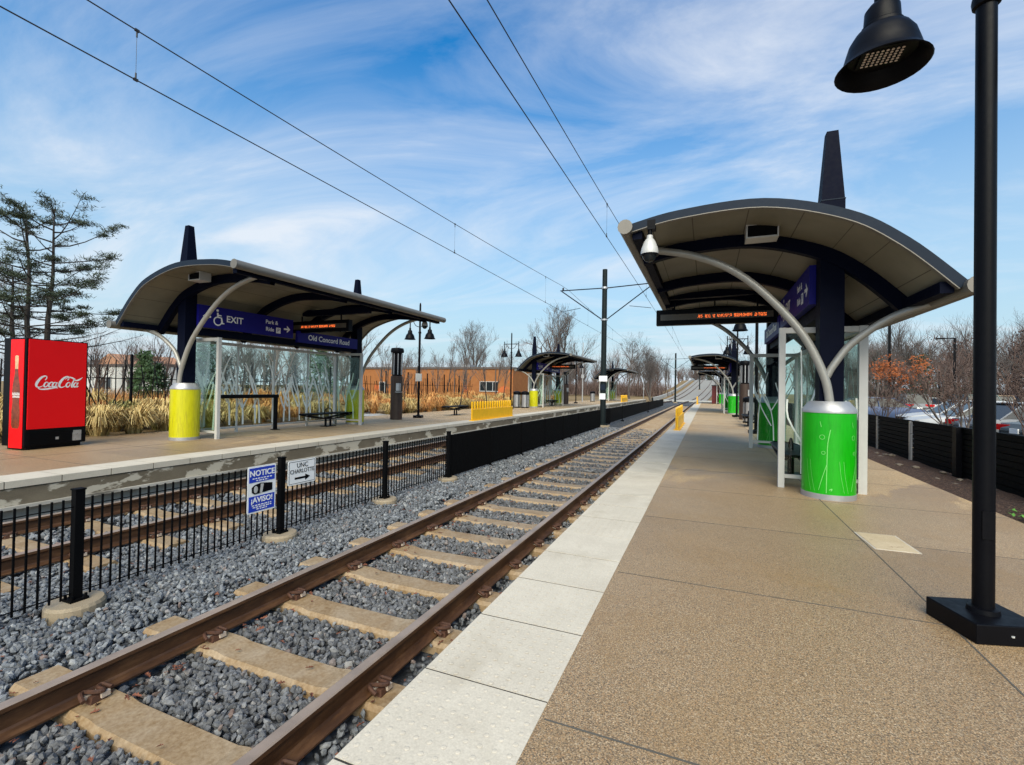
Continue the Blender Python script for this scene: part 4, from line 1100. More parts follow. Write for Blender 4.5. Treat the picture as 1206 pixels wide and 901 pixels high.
# ------------------------------------------------------------------ cars
def car(x, y, rz, paintm, label, suv=False):
    t = thing('parked_car', label, 'car', (x, y, -.27), rz, 'cars parked in the lot'); L = 4.7; h = 1.70 if suv else 1.42; bz = 1.02 if suv else .90; w = .92
    m = MB()
    S = [(-2.35, .45, .72, .66), (-2.25, .30, bz-.04, .84), (-1.6, .24, bz+.02, w), (-.6, .22, bz, w), (.8, .22, bz-.02, w), (1.5, .24, bz-.10, w), (2.15, .28, bz-.2, .84), (2.35, .40, .62, .64)]
    rings = [[(x_, -hw*.9, zb), (x_, -hw, zb+.2), (x_, -hw, zt-.14), (x_, -hw*.9, zt), (x_, hw*.9, zt), (x_, hw, zt-.14), (x_, hw, zb+.2), (x_, hw*.9, zb), (x_, -hw*.9, zb)] for x_, zb, zt, hw in S]
    m.sheet(rings); 
    for e in (0, -1): m.add(rings[e][:8], [tuple(range(8))])
    body = m.build('body', M[paintm], t, True)
    m = MB(); r0, r1 = (-2.05, -1.75) if suv else (-1.85, -1.15); f0, f1 = 1.15, .35
    lo = [(r0, -.80, bz-.02), (f0, -.80, bz-.04), (f0, .80, bz-.04), (r0, .80, bz-.02)]; hi = [(r1, -.62, h-.03), (f1, -.62, h-.03), (f1, .62, h-.03), (r1, .62, h-.03)]
    m.add(lo+hi, [(i, (i+1) % 4, 4+(i+1) % 4, 4+i) for i in range(4)], 0)
    m.build('window', M['window'], t)
    m = MB(); m.box(((r1+f1)/2, 0, h-.005), (f1-r1+.10, 1.28, .045)); 
    for s in (-1, 1):
        for a, b_ in ((lo[0], hi[0]), (lo[1], hi[1])): m.tube([(a[0], s*.81, a[2]), (b_[0], s*.635, b_[2])], .028, 6)
        m.tube([((lo[0][0]+lo[1][0])/2-.1, s*.815, bz), ((hi[0][0]+hi[1][0])/2-.1, s*.64, h-.03)], .035, 6)
    m.build('roof', M[paintm], t, bevel=.02)
    for sx_ in (-1.42, 1.42):
        for s in (-1, 1):
            m = MB(); m.tube([(sx_, s*.70, .32), (sx_, s*.93, .32)], .32, 18); wh = m.build('wheel', M['rubber'], t); m = MB(); m.tube([(sx_, s*.93, .32), (sx_, s*.94, .32)], .20, 12); m.build('rim', M['trim'], wh)
    for s in (-1, 1):
        m = MB(); m.box((-2.28, s*.62, bz-.16), (.14, .54, .17), 0, s*.2); m.build('taillight', M['taillight'], t)
        m = MB(); m.box((2.22, s*.60, bz-.30), (.14, .36, .12), 0, -s*.25); m.build('headlight', M['alu'], t)
    m = MB(); m.box((-2.37, 0, .66), (.03, .34, .14)); m.build('number_plate', M['white'], t)
    m = MB(); m.box((-2.3, 0, .38), (.18, 1.5, .16)); m.box((2.3, 0, .36), (.18, 1.5, .16)); m.build('bumper', M['fence_black'], t)
car(10.3, 20.8, R(8), 'silver', 'silver sedan with red rear lamps facing the slat fence, left of the big lamp post')
car(9.9, 23.7, R(176), 'whitecar', 'white sedan parked nose towards the fence, beside the red lamped silver car')
car(10.8, 27.6, R(180), 'whitecar', 'second white sedan, partly hidden behind the nearer white one')
car(14.6, 37.0, R(90), 'greencar', 'grey green family car with a tall roof, parked broadside behind the white sedans', True)
car(10.0, 35.6, R(4), 'bluecar', 'dark blue sedan at the far left of the parked row, by the bare roadside sapling')
car(10.6, 40.0, R(2), 'silver', 'far silver car at the left end of the row, next to the dark blue sedan')
car(10.4, 18.0, R(5), 'greycar', 'dark grey car right of the big lamp post, behind the bare branches')
car(19.6, 46, R(80), 'tan', 'tan pickup like car far back at the right edge, beyond the dark grey car', True)
car(15.2, 47.5, R(85), 'silver', 'silver tall car in the back row of the lot, behind the grey green one', True)
car(12.6, 49, R(84), 'greycar', 'dark grey car in the back row of the lot, under the orange oak')
car(24.6, 53, R(80), 'bluecar', 'dark blue car in the back row, behind the tan one', True)
car(17.6, 52, R(85), 'whitecar', 'white car in the back row of the lot, right of the tall silver one')
def lot_light(x, y, h, s, label):
    t = thing('parking_lamp', label, 'lamp', (x, y, -.27), 0, 'lamps of the parking lot')
    m = MB(); m.box((0, 0, h/2), (.16, .16, h)); m.build('pole', M['black'], t); m = MB(); m.box((s*.75, 0, h-.05), (1.4, .12, .10)); m.box((s*1.15, 0, h-.06), (.7, .36, .12)); m.build('lamp_head', M['black'], t)
p = at(1047, 45); lot_light(p.x, 45, 7.7, 1, 'tall black parking lamp with its arm to the right, beside the orange oak')
p = at(1124, 60); lot_light(p.x, 60, 7.4, -1, 'black parking lamp with its arm to the left, just left of the big lamp post')
p = at(1106, 75); lot_light(p.x, 75, 4.6, -1, 'short far parking lamp between the two tall ones')

for px, Y, h, lab in ((686, 50, 6.6, 'thin grey pole behind the second left shelter, the tallest of the thin ones'), (559, 52, 4.6, 'thin grey pole before the orange building, right of the outdoor bench'), (758, 92, 4.2, 'thin grey pole far off, right of the tall wire pole'), (786, 120, 6.0, 'thin grey pole at the foot of the hill, left of the far wire pole')):
    p = at(px, Y, -.2); m = MB(); m.tube([(0, 0, 0), (0, 0, h)], [.07, .045], 8); m.box((0, 0, h*.45), (.3, .04, .4)); o = m.build('utility_pole', M['alu']); o.location = p; tag(o, lab, 'pole', 'thin grey poles')
# ------------------------------------------------------------------ trees and plants
def grow(rg, p, d, L, r, lev, top, out, upb, nchild, spread=.75):
    k = 4 if lev < 2 else 3; pts = [p.copy()]; q = p.copy(); dd = d.copy(); rs = [r]
    for i in range(k):
        dd = (dd+Vector((rg.gauss(0, .12), rg.gauss(0, .12), rg.gauss(0, .08)+upb*.12))).normalized(); q = q+dd*(L/k); pts.append(q.copy()); rs.append(max(.006, r*(1-.6*(i+1)/k)))
    out[0 if lev == 0 else 1].tube(pts, rs, 7 if lev == 0 else (4 if lev == 1 else 3), 0, False)
    if lev >= top: out[2].append(q); return
    for c in range(nchild[lev]):
        f = rg.uniform(.30 if lev == 0 else .2, 1.0); i = min(int(f*k), k-1); b0 = pts[i].lerp(pts[i+1], f*k-i)
        a = rg.uniform(0, 2*PI); s = dd.orthogonal().normalized(); s = Matrix.Rotation(a, 3, dd) @ s
        nd = (dd*(1-spread*.5)+s*spread+Vector((0, 0, upb*.45))).normalized()
        grow(rg, b0, nd, L*rg.uniform(.45, .72)*(1.1-.35*f), rs[i]*.52, lev+1, top, out, upb, nchild, spread)
def bare_meshes(seed, H, r, stems=1, nchild=(9, 6, 5, 4), top=4, spread=.7, upb=.6, bark='bark', twig='twig', trunk_f=.62):
    rg = random.Random(seed); out = [MB(), MB(), []]
    for s in range(stems):
        d = Vector((rg.gauss(0, .05 if stems == 1 else .22), rg.gauss(0, .05 if stems == 1 else .22), 1)).normalized()
        grow(rg, Vector((rg.gauss(0, .05), rg.gauss(0, .05), 0)), d, H*trunk_f, r, 0, top, out, upb, nchild, spread)
    a = out[0].build('trunk', M[bark]); b_ = out[1].build('crown', M[twig])
    ma, mb_ = a.data, b_.data; bpy.data.objects.remove(a); bpy.data.objects.remove(b_)
    return ma, mb_, out[2]
def tree(name, meshes, loc, label, cat='tree', group=None, s=1, rz=None, extra=None):
    t = thing(name, label, cat, loc, random.uniform(0, 6.28) if rz is None else rz, group)
    for nm, me in (('trunk', meshes[0]), ('crown', meshes[1]))+((('foliage', extra),) if extra else ()):
        o = bpy.data.objects.new(nm, me); COL.objects.link(o); o.parent = t; o.scale = (s, s, s)
    return t
BT = [bare_meshes(11, 10, .17), bare_meshes(12, 10, .15, 2, (8, 6, 5, 4), 4, .6, .8), bare_meshes(13, 10, .16, 1, (11, 6, 4, 3), 4, .85, .45, 'bark', 'twig_red')]
for px, Y, k, s, lab in ((560, 60, 1, 1.2, 'slim bare tree before the orange building, left of the double bell lamp'), (640, 58, 2, 1.15, 'broad bare tree rising behind the second left shelter, its left half'), (663, 62, 1, 1.45, 'tall bare tree behind the second left shelter, its crown reaching highest'),
        (741, 75, 0, 1.08, 'bare tree right of the tall wire pole, the taller of two'), (766, 82, 1, 1.0, 'slender bare tree right of the tall wire pole, nearest the hill'), (600, 80, 2, .8, 'small bare tree behind the orange building roof'), (505, 75, 0, .75, 'bare tree rising behind the orange building, near the brown column')):
    p = at(px, Y, -.3); tree('bare_tree', BT[k], p, lab, 'tree', 'bare trees', s)
for px, Y, k, s, lab in ((1030, 70, 0, 1.1, 'bare tree at the left end of the lot, behind the orange oak'), (1062, 78, 2, 1.15, 'bare russet tree between the two tall parking lamps, left'), (1085, 84, 1, 1.2, 'bare tree standing midway between the two tall parking lamps'), (1108, 76, 2, 1.0, 'bare russet tree just left of the right parking lamp'),
        (1140, 66, 2, .95, 'bare russet tree directly left of the big lamp post'), (1165, 72, 0, .9, 'bare tree hidden by the big lamp post'), (1196, 66, 2, .8, 'bare russet tree at the right edge behind the tan car')):
    p = at(px, Y, -.3); tree('bare_tree', BT[k], p, lab, 'tree', 'bare trees', s*.88)
ST_ = [bare_meshes(21, 3.6, .035, 1, (8, 4, 3), 3, .55, .9, 'bark_dark', 'twig'), bare_meshes(22, 3.3, .03, 4, (6, 4, 3), 3, .6, .7, 'bark', 'twig_red')]
for px, Y, s, lab in ((416, 16.5, 1.0, 'thin sapling behind the far drum of the nearest left shelter'), (476, 21, .95, 'thin sapling right of the brown column'), (541, 24, 1.0, 'thin sapling left of the outdoor bench, before the orange building'), (553, 30, 1.15, 'thin sapling beyond the outdoor bench'), (575, 27, 1.2, 'thin sapling at the left end of the yellow barrier'), (285, 14, 1.1, 'thin sapling behind the glass of the nearest left shelter'), (455, 26, 1.2, 'thin sapling between the far yellow drum and the brown column'), (515, 30, 1.2, 'thin sapling between the lamp post and the outdoor bench'), (592, 34, 1.3, 'thin sapling behind the right half of the yellow barrier'), (448, 38, 1.7, 'larger sapling before the left end of the orange building'), (486, 40, 1.6, 'larger sapling before the orange building, between the column and the lamp post'), (525, 41, 1.8, 'larger sapling before the middle of the orange building'), (583, 42, 1.7, 'larger sapling before the right end of the orange building')):
    p = at(px, Y, -.08); tree('sapling', ST_[0], p, lab, 'tree', 'saplings in the grass bed', s)
seed_mb = MB(); rg = random.Random(3)
for q in ST_[1][2]:
    if rg.random() < .35:
        for k in range(6):
            c = q+Vector((rg.gauss(0, .05), rg.gauss(0, .05), rg.gauss(0, .05))); s = .022; seed_mb.add([c+Vector(v)*s for v in ((1,0,0),(0,1,0),(-1,0,0),(0,-1,0),(0,0,1),(0,0,-1))], [(0,1,4),(1,2,4),(2,3,4),(3,0,4),(1,0,5),(2,1,5),(3,2,5),(0,3,5)])
o = seed_mb.build('seed', M['seed']); SEED = o.data; bpy.data.objects.remove(o)
for x, y, s, lab in ((6.3, 13.6, 1.0, 'bare many stemmed shrub with seed clusters, right of the big lamp post'), (6.3, 16.3, 1.0, 'bare many stemmed shrub with seed clusters, just left of the big lamp post'), (6.2, 21.8, .75, 'bare many stemmed shrub with seed clusters before the dark blue sedan'), (6.2, 9.6, .9, 'bare many stemmed shrub at the right edge by the slat fence')):
    tree('seed_shrub', ST_[1], (x, y, -.25), lab, 'shrub', 'bare shrubs by the parking lot', s, None, SEED)
# oak that kept its orange leaves
def leaves(mb, c, n, rad, s, rg, flat=.8):
    for i in range(n):
        p = c+Vector((rg.gauss(0, rad), rg.gauss(0, rad), rg.gauss(0, rad*flat))); a = Vector((rg.gauss(0, 1), rg.gauss(0, 1), rg.gauss(0, 1))).normalized(); b_ = a.orthogonal().normalized(); k = s*rg.uniform(.6, 1.3)
        mb.add([p-a*k, p+b_*k*.5, p+a*k, p-b_*k*.5], [(0, 1, 2, 3)])
ok = bare_meshes(31, 5.0, .09, 1, (10, 5, 4), 3, .8, .35, 'bark_dark', 'twig_red'); lm = MB(); rg = random.Random(9)
for q in ok[2]:
    if q.z > 1.4 and rg.random() < .75 and q.z < 4.6: leaves(lm, q, 12, .16, .085, rg)
o = lm.build('leaf', M['leaf_orange']); OL = o.data; bpy.data.objects.remove(o)
p = at(1047, 43, -.27); tree('oak_tree', ok, p, 'small oak holding rusty orange leaves, in front of the left parking lamp', 'tree', None, 1.0, None, OL)
# evergreens
def evergreen(seed, H, rad, mat):
    rg = random.Random(seed); tr = MB(); tr.tube([(0, 0, 0), (0, 0, H*.9)], [.14, .03], 7); fo = MB()
    for i in range(int(170)):
        f = rg.random()**.8; z = H*(.12+.88*f); rr = rad*(1-f*.85)*rg.uniform(.35, 1.0); a = rg.uniform(0, 2*PI)
        leaves(fo, Vector((rr*math.cos(a), rr*math.sin(a), z)), 10, .28, .17, rg, .6)
    a = tr.build('trunk', M['bark_dark']); b_ = fo.build('crown', M[mat]); ma, mb_ = a.data, b_.data; bpy.data.objects.remove(a); bpy.data.objects.remove(b_); return ma, mb_
EV = [evergreen(1, 6, 1.7, 'evergreen'), evergreen(2, 7.5, 2.3, 'needle')]
for px, Y, k, s, lab in ((170, 16, 0, .52, 'small evergreen left of the near yellow drum, before the white building'), (186, 17, 0, .42, 'smaller evergreen touching the near yellow drum on its left'), (238, 24, 0, .75, 'evergreen seen through the glass just right of the near yellow drum'), (377, 34, 0, .9, 'green evergreen seen through the glass under the station name sign'), (420, 62, 1, .6, 'dark evergreen behind the far column of the nearest left shelter'),
        (1086, 72, 1, .85, 'dark evergreen among the bare trees between the parking lamps'), (1150, 84, 1, 1.0, 'dark evergreen left of the big lamp post, far behind the cars'), (1032, 92, 1, 1.1, 'dark evergreen behind the orange oak'), (1072, 88, 1, 1.0, 'second dark evergreen farther back between the parking lamps'), (590, 90, 0, .8, 'dark evergreen behind the right end of the orange building'), (835, 190, 1, 1.2, 'dark evergreen behind the top of the hill'), (268, 48, 1, .72, 'dark evergreen seen through the near left glass, leftmost of a row'), (292, 52, 1, .82, 'dark evergreen seen through the near left glass, second of a row'), (318, 56, 1, .85, 'dark evergreen seen through the near left glass, third of a row'), (345, 60, 1, .9, 'dark evergreen seen through the near left glass, rightmost of a row')):
    p = at(px, Y, -.2); tree('evergreen_tree', EV[k], p, lab, 'tree', 'evergreens', s)
# big open pine at the left edge
def pine():
    rg = random.Random(44); tr = MB(); cr = MB(); nd = MB()
    for bx_, by, lean_, H in ((-.35, 0, -.05, 10.0), (.35, .1, .02, 10.4), (-1.5, .4, -.08, 7.5)):
        P = [Vector((bx_+lean_*z+.08*math.sin(z), by+.05*math.sin(z*1.3), z)) for z in [H*k/9 for k in range(10)]]; tr.tube(P, [.17*(1-.85*k/9) for k in range(10)], 8)
        n = int(H*3.1)
        for i in range(n):
            z = 2.2+(H-2.4)*((i+rg.random())/n); f = z/H; k = min(int(z/H*9), 8); b0 = P[k].lerp(P[k+1], z/H*9-k); a = i*2.4+rg.uniform(-.5, .5)
            L = (4.6*(1-f)**.42+.5)*rg.choice((.45, .6, .75, .95, 1.05)); dirv = Vector((math.cos(a), math.sin(a), 0)); rise = rg.uniform(.05, .38) if f < .75 else .7
            pts = [b0+dirv*L*s+Vector((0, 0, rise*L*s**1.6)) for s in (0, .25, .5, .75, 1)]
            dead = z < 3.6 and rg.random() < .6
            cr.tube(pts, [.042*(1-.8*s) for s in (0, .25, .5, .75, 1)], 4, 0, False)
            for j in range(int(5+L*3)):
                s = rg.uniform(.3, 1); q = pts[0].lerp(pts[4], s)+Vector((0, 0, rise*L*(s**1.6-s))); sd = Matrix.Rotation(rg.choice((-1, 1))*rg.uniform(.4, 1.1), 3, 'Z') @ dirv
                l = rg.uniform(.3, .9)*(1.15-s*.6); e = q+sd*l+Vector((0, 0, rg.uniform(.0, .25))); cr.tube([q, q.lerp(e, .5)+Vector((0, 0, -.03)), e], [.013, .010, .006], 3, 0, False)
                if dead or s < .54: continue
                for w in (e, q.lerp(e, .6)):
                    if rg.random() < .85:
                        for m_ in range(22):
                            v = Vector((rg.gauss(0, 1), rg.gauss(0, 1), rg.gauss(.35, .55))).normalized(); u_ = v.orthogonal().normalized()*.017; c = w+Vector((rg.gauss(0, .14), rg.gauss(0, .14), rg.gauss(0, .05))); nd.add([c-u_, c+u_, c+v*rg.uniform(.14, .27)], [(0, 1, 2)])
    out = []
    for m, nm, mt in ((tr, 'trunk', 'bark_dark'), (cr, 'branches', 'bark_dark'), (nd, 'needles', 'needle')):
        o = m.build(nm, M[mt]); out.append(o.data); bpy.data.objects.remove(o)
    return out
pm = pine(); p = at(44, 13.2, -.1)
tree('pine_tree', pm[:2], p, 'tall open pine with bare trunks and feathery branches, rising behind the red vending machine', 'tree', None, 1.0, R(20), pm[2])
p = at(-40, 15, -.1); tree('bare_tree', BT[0], p, 'bare tree at the left edge, its top twigs showing above the pine', 'tree', 'bare trees', 1.12)
p = at(12, 19, -.1); tree('bare_tree', BT[2], p, 'bare tree behind the red vending machine, under the pine', 'tree', 'bare trees', .55)
for px, Y, k, s, lab in ((262, 30, 0, .52, 'bare tree seen through the left part of the near left glass'), (300, 40, 1, .72, 'bare tree seen through the middle of the near left glass'), (328, 44, 2, .72, 'bare tree seen through the near left glass above the footpath'), (355, 50, 0, .8, 'bare tree behind the near left glass, under the departure display'), (405, 55, 2, .85, 'bare tree just left of the far column of the nearest left shelter')):
    p = at(px, Y, -.1); tree('bare_tree', BT[k], p, lab, 'tree', 'bare trees', s)
# far woods: a mass of trunks and twigs
def woods(name, spots, label, mats=('twig', 'twig_red')):
    lite = [bare_meshes(51+i, 10, .20, 1+i % 2, (10, 5, 4), 3, .6, .8, 'bark', 'twig', .82) for i in range(3)]
    for mi, mt in enumerate(mats):
        V = []; F = []; off = 0
        for i, (x, y, z, s) in enumerate(spots):
            if i % len(mats) != mi: continue
            for me in lite[i % 3][:2]:
                n = len(me.vertices); co = np.empty(n*3, np.float32); me.vertices.foreach_get('co', co); co = co.reshape(-1, 3)
                a = RNG.uniform(0, 6.28); ca, sa = math.cos(a), math.sin(a); c2 = np.stack([(co[:, 0]*ca-co[:, 1]*sa)*s, (co[:, 0]*sa+co[:, 1]*ca)*s, co[:, 2]*s*RNG.uniform(.85, 1.2)], 1)+np.array([x, y, z])
                k = np.empty(len(me.loops), np.int32); me.loops.foreach_get('vertex_index', k); V.append(c2); F.append(k.reshape(-1, 4)+off); off += n
        V = np.concatenate(V); F = np.concatenate(F); me = bpy.data.meshes.new(name); me.vertices.add(len(V)); me.vertices.foreach_set('co', V.reshape(-1).astype(np.float32)); me.loops.add(F.size); me.polygons.add(len(F))
        me.loops.foreach_set('vertex_index', F.reshape(-1).astype(np.int32)); me.polygons.foreach_set('loop_start', np.arange(len(F), dtype=np.int32)*4); me.materials.append(M[mt]); me.update(calc_edges=True); me.shade_flat()
        o = bpy.data.objects.new(name, me); COL.objects.link(o); tag(o, label[mi], 'woods', kind='stuff')
sp = []
rg = random.Random(77)
for i in range(72): px = rg.uniform(1000, 1290); Y = rg.uniform(80, 130); p = at(px, Y, -.3); sp.append((p.x, p.y, p.z, rg.uniform(.85, 1.15)))
for i in range(80): px = rg.uniform(665, 865); Y = rg.uniform(150, 230) if px < 785 else rg.uniform(290, 340); p = at(px, Y, -.3 if px < 785 else 3.0); sp.append((p.x, p.y, p.z, rg.uniform(.95, 1.35)))
for i in range(26): px = rg.uniform(845, 1010); Y = rg.uniform(100, 160); p = at(px, Y, -.3); sp.append((p.x, p.y, p.z, rg.uniform(.8, 1.2)))
for i in range(60): px = rg.uniform(-60, 430); Y = rg.uniform(36, 80)*(1 if px > 200 else .55); p = at(px, Y, -.2); sp.append((p.x, p.y, p.z, rg.uniform(.6, .85)*(1 if px > 215 else .55)))
for i in range(20): px = rg.uniform(430, 700); Y = rg.uniform(100, 140); p = at(px, Y, -.3); sp.append((p.x, p.y, p.z, rg.uniform(.65, .9)))
woods('woods', sp, ('far grey winter woods standing behind the station and the parking lot', 'far russet winter woods standing behind the station and the parking lot'))
def brush(spots, mat, name, label):
    m = MB(); rg = random.Random(8)
    for x, y, z, r, h in spots:
        for i in range(120):
            a = rg.uniform(0, 2*PI); q = Vector((x+r*rg.gauss(0, .5), y+r*rg.gauss(0, .5), z)); d = Vector((math.cos(a)*.5, math.sin(a)*.5, 1)).normalized(); e = q+d*h*rg.uniform(.4, 1); w = Vector((-d.y, d.x, 0)).normalized()*h*.012
            m.add([q-w, q+w, e], [(0, 1, 2)])
    tag(m.build(name, M[mat]), label, 'brush', kind='stuff')
bs = []; 
for i in range(170): px = rg.uniform(1005, 1300); Y = rg.uniform(64, 120); p = at(px, Y, -.3); bs.append((p.x, p.y, p.z, 2.2, 1.8 if Y < 85 else 4.2))
for i in range(60): px = rg.uniform(660, 780); Y = rg.uniform(110, 170); p = at(px, Y, .0); bs.append((p.x, p.y, p.z, 3, 5))
brush(bs, 'twig_red', 'brushwood', 'low russet brushwood along the foot of the far woods')
bs = []
for i in range(70): px = rg.uniform(430, 680); Y = rg.uniform(30, 44); p = at(px, Y, -.1); bs.append((min(p.x, -18.5), p.y, p.z, 1.0, 1.3))
for i in range(24): px = rg.uniform(100, 220); Y = rg.uniform(12, 20); p = at(px, Y, -.1); bs.append((p.x, p.y, p.z, .9, 1.3))
brush(bs, 'grass_orange', 'dry_reeds', 'dry orange reeds filling the meadow behind the left platform')
bs = []
for i in range(46): px = rg.uniform(432, 600); p = at(px, rg.uniform(44, 47), -.2); bs.append((p.x, p.y, p.z, .9, 1.1))
brush(bs, 'bark_dark', 'dark_brush', 'dark bare bushes along the foot of the orange brick building')
# ornamental grass clumps, each its own plant
def clump(seed, mat, h=.75, r=.62, n=420):
    rg = random.Random(seed); m = MB()
    for i in range(n):
        a = rg.uniform(0, 2*PI); l = rg.uniform(.55, 1.0); d = Vector((math.cos(a), math.sin(a), 0)); o_ = d*rg.uniform(0, .14); o_.z = 0; hh = h*l*rg.uniform(.7, 1.1); rr = r*l*rg.uniform(.35, 1.1); sag = rg.uniform(.2, .75); w = Vector((-d.y, d.x, 0))*rg.uniform(.010, .019)
        P = [o_, o_+d*rr*.25+Vector((0, 0, hh*.62)), o_+d*rr*.62+Vector((0, 0, hh*.95)), o_+d*rr+Vector((0, 0, hh*(1-sag*.75)))]
        m.sheet([[p-w*k, p+w*k] for p, k in zip(P, (1, 1, .8, .25))])
    o = m.build('grass', M[mat]); me = o.data; bpy.data.objects.remove(o); return me
GM = [(clump(1, 'grass_tan'), 'tan ornamental grass clump drooping beside the left platform'), (clump(2, 'grass_tan', .65, .7), 'low tan ornamental grass clump beside the left platform'), (clump(3, 'grass_orange', .8, .6), 'orange brown grass clump behind the left platform'), (clump(4, 'grass_green', .6, .6), 'olive green grass clump beside the left platform')]
rg = random.Random(12)
def grass(x, y, k, s):
    o = bpy.data.objects.new('grass_clump', GM[k][0]); COL.objects.link(o); o.location = (x, y, -.08); o.rotation_euler = (0, 0, rg.uniform(0, 6.28)); o.scale = (s, s, s*rg.uniform(.85, 1.15)); tag(o, GM[k][1], 'plant', 'ornamental grass clumps along the left platform')
for row, x in enumerate((-14.35, -15.2, -16.1)):
    y = 3.2+row*.4
    while y < (46 if row < 2 else 40):
        k = rg.choice((0, 0, 1, 3)) if y < 11 else rg.choice((0, 1, 0, 2, 2)); 
        if not (16.8 < y < 18.6): grass(x+rg.gauss(0, .14), y, k, rg.uniform(.8, 1.15))
        y += rg.uniform(.8, 1.05)
for i in range(90):
    y = rg.uniform(7, 40); x = -17-rg.random()*6; grass(x, y, rg.choice((2, 2, 3, 0)), rg.uniform(.9, 1.4))
M['slate_trim'] = paint('dark roof trim', (.09, .07, .06), .6)
# ------------------------------------------------------------------ background fence and buildings on the left
t = thing('reed_fence', 'tall thin black fence of crossing bars behind the grass of the left platform', 'fence', (-20.5, 0, -.1))
for i in range(13):
    y0 = 6+2.6*i; m = MB(); m.box((0, y0, 1.25), (.07, .07, 2.5)); m.build('post', M['black'], t)
    m = MB(); rgf = random.Random(i)
    for k in range(9):
        y = y0+.2+k*.27; l = rgf.gauss(0, .12); m.tube([(0, y, .1), (0, y+l*.3, 1.2), (0, y+l, rgf.uniform(1.7, 2.5))], .02, 4)
    for k in range(3): y = y0+rgf.uniform(.3, 2.1); s = rgf.choice((-1, 1)); m.tube([(0, y, .6), (0, y+s*.35, 1.4), (0, y+s*.45, 2.1)], .02, 4)
    m.bx(-.015, .015, y0, y0+2.6, .25, .29); m.bx(-.015, .015, y0, y0+2.6, 1.55, 1.58); m.build('panel', M['black'], t)
def building(name, label, x0, x1, y0, y1, h, wall, wins, roof=None):
    c = Vector(((x0+x1)/2, y0, -.3)); t = thing(name, label, 'building', c); w = (x1-x0)/2
    m = MB(); m.bx(-w, w, 0, y1-y0, 0, h); m.build('wall', M[wall], t)
    m = MB(); m.bx(-w-.1, w+.1, -.1, y1-y0+.1, h+.002, h+.22); m.build('parapet', M['slate_trim'], t)
    m = MB()
    for k in range(4): m.box((-w+w*.5*(k+.6), -.06, h/2), (.09, .10, h))
    m.build('downpipe', M['slate_trim'], t)
    for q, (rx, rw, rh) in enumerate(((-w*.72, 1.6, .55), (w*.35, 1.1, .4))):
        m = MB(); m.box((rx, 2.2, h+.2+rh/2), (rw, 1.2, rh)); m.build('roof_unit', M['alu'], t)
    for a, b_, z0, z1 in wins:
        m = MB(); m.bx(a, b_, -.05, .0, z0, z1); f = m.build('window', M['window'], t)
        m = MB()
        for q in ((a-.06, b_+.06, z1, z1+.06), (a-.06, b_+.06, z0-.08, z0)): m.bx(q[0], q[1], -.08, 0, q[2], q[3])
        k = a
        while k < b_+.01: m.bx(k-.03, k+.03, -.075, 0, z0, z1); k += max(.8, (b_-a)/4)
        m.build('frame', M['white_frame'], f)
    if roof:
        m = MB(); m.prism([(roof[0], h+.2), (roof[1], h+.2), ((roof[0]+roof[1])/2, h+roof[2])], (0, 1.0, 0), (1, 0, 0), (0, 0, 1), (0, 6, 0)); m.build('roof', M['roof_tan'], t)
    return t
a, b_ = at(425, 48), at(604, 48)
building('brick_building', 'long low orange brick building behind the left platform', a.x, b_.x, 48, 62, 3.75, 'brick_orange', [(-7.5, -6.6, .2, 2.1), (6.4, 8.6, 1.3, 2.3)])
a, b_ = at(70, 26), at(192, 26)
building('white_building', 'low white building with a tan roof peak, seen right of the vending machine', a.x, b_.x, 26, 29, 3.0, 'cladding', [(-6, -4.6, 1.0, 2.0), (-1, .6, .9, 2.0), (3, 4.5, 1, 2)], (-4.5, .5, 1.3))
# ------------------------------------------------------------------ sky, sun, camera
SUN_EL, SUN_AZ = R(42), R(164)       # azimuth measured from +Y towards +X
sv = Vector((math.sin(SUN_AZ)*math.cos(SUN_EL), math.cos(SUN_AZ)*math.cos(SUN_EL), math.sin(SUN_EL)))
wd = bpy.data.worlds.new('World'); SC.world = wd; wd.use_nodes = True; nt = wd.node_tree; nt.nodes.clear()
out = N(nt, 'ShaderNodeOutputWorld'); sky = N(nt, 'ShaderNodeTexSky'); sky.sky_type = 'NISHITA'; sky.sun_disc = False; sky.sun_elevation = SUN_EL; sky.sun_rotation = SUN_AZ
sky.air_density = 1.0; sky.dust_density = 1.2; sky.ozone_density = 1.6
tc = N(nt, 'ShaderNodeTexCoord'); sep = N(nt, 'ShaderNodeSeparateXYZ'); nt.links.new(tc.outputs['Generated'], sep.inputs[0])
def mth(op, a, b=None):
    n = N(nt, 'ShaderNodeMath', operation=op)
    for i, v in enumerate((a, b)):
        if v is None: continue
        if hasattr(v, 'is_output'): nt.links.new(v, n.inputs[i])
        else: n.inputs[i].default_value = v
    return n.outputs[0]
zc_ = mth('MAXIMUM', mth('ADD', sep.outputs[2], .12), .03)
cmb = N(nt, 'ShaderNodeCombineXYZ'); nt.links.new(mth('DIVIDE', sep.outputs[0], zc_), cmb.inputs[0]); nt.links.new(mth('DIVIDE', sep.outputs[1], zc_), cmb.inputs[1])
mp = N(nt, 'ShaderNodeMapping'); mp.inputs['Rotation'].default_value = (0, 0, R(-28)); mp.inputs['Scale'].default_value = (.55, 1.15, 1); mp.inputs['Location'].default_value = (.3, 1.9, 0); nt.links.new(cmb.outputs[0], mp.inputs[0])
n1 = noise(nt, mp.outputs[0], 1.05, 9, .62, 1.3); n2 = noise(nt, mp.outputs[0], .33, 4, .5, .4)
cl = mth('ADD', mth('MULTIPLY', n1, .62), mth('MULTIPLY', n2, .48))
cf = ramp(nt, cl, [(.48, (0, 0, 0)), (.58, (.28, .28, .28)), (.70, (.80, .80, .80))])
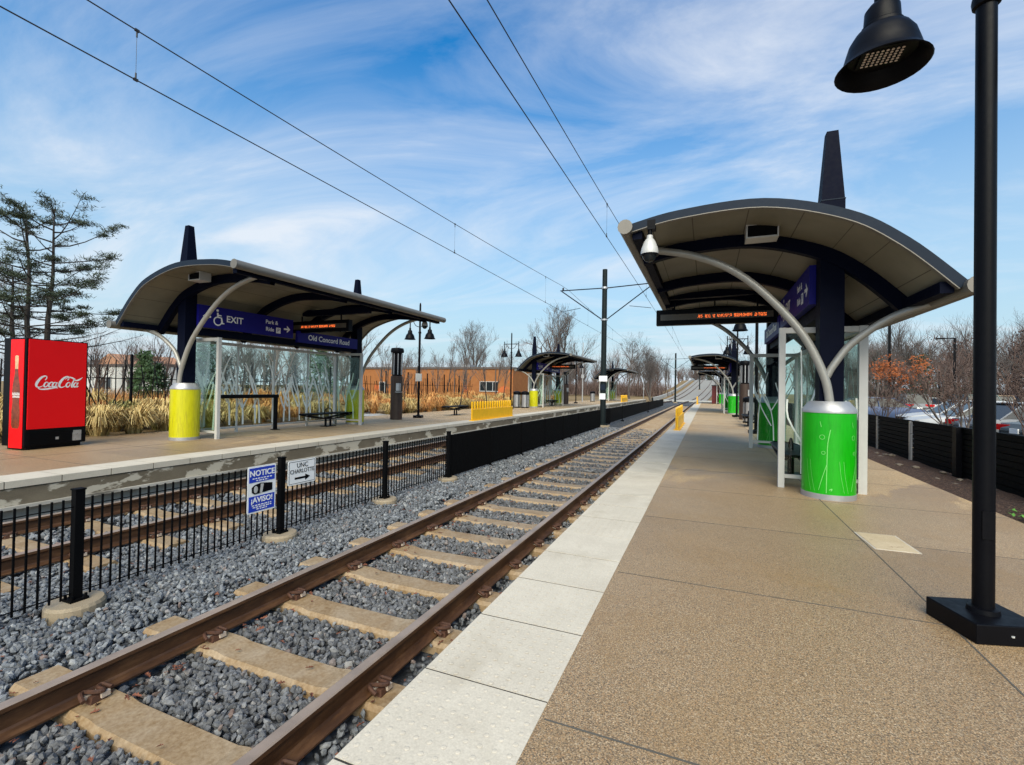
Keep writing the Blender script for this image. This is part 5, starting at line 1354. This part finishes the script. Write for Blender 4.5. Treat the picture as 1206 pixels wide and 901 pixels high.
hz = ramp(nt, sep.outputs[2], [(0, (1, 1, 1)), (.12, (.84, .84, .84)), (.30, (.60, .60, .60)), (.45, (.25, .25, .25)), (.58, (.03, .03, .03)), (.8, (0, 0, 0))])
hs = N(nt, 'ShaderNodeHueSaturation', i_Saturation=1.5, i_Value=1.0); nt.links.new(sky.outputs[0], hs.inputs['Color'])
cool = mixc(nt, 1.0, hs.outputs[0], (.62, 1.17, 1.14), 'MULTIPLY')
bg1 = N(nt, 'ShaderNodeBackground', i_Strength=.12); nt.links.new(cool, bg1.inputs[0])
bgh = N(nt, 'ShaderNodeBackground', i_Strength=.50); bgh.inputs[0].default_value = (.70, .87, 1.0, 1)
bgc = N(nt, 'ShaderNodeBackground', i_Strength=.60); bgc.inputs[0].default_value = (.90, .94, 1.0, 1)
mx1 = N(nt, 'ShaderNodeMixShader'); nt.links.new(hz, mx1.inputs[0]); nt.links.new(bg1.outputs[0], mx1.inputs[1]); nt.links.new(bgh.outputs[0], mx1.inputs[2])
mx2 = N(nt, 'ShaderNodeMixShader'); nt.links.new(cf, mx2.inputs[0]); nt.links.new(mx1.outputs[0], mx2.inputs[1]); nt.links.new(bgc.outputs[0], mx2.inputs[2])
nt.links.new(mx2.outputs[0], out.inputs[0])
sd = bpy.data.lights.new('sun', 'SUN'); sd.energy = 3.2; sd.angle = R(55); sd.color = (1, .87, .70)
so = bpy.data.objects.new('sun', sd); COL.objects.link(so); so.rotation_euler = sv.to_track_quat('Z', 'Y').to_euler()
cd = bpy.data.cameras.new('camera'); cd.sensor_width = 36; cd.lens = 36*CF; cd.clip_start = .05; cd.clip_end = 3000
co = bpy.data.objects.new('camera', cd); COL.objects.link(co)
co.matrix_world = Matrix(((CR.x, CU.x, -CW.x, CO.x), (CR.y, CU.y, -CW.y, CO.y), (CR.z, CU.z, -CW.z, CO.z), (0, 0, 0, 1))); SC.camera = co
vs_ = SC.view_settings; vs_.view_transform = 'Standard'; vs_.look = 'None'; vs_.gamma = 1; vs_.exposure = 0.7; vs_.use_curve_mapping = False
SC.cycles.max_bounces = 8; SC.cycles.transparent_max_bounces = 16; SC.cycles.use_denoising = True
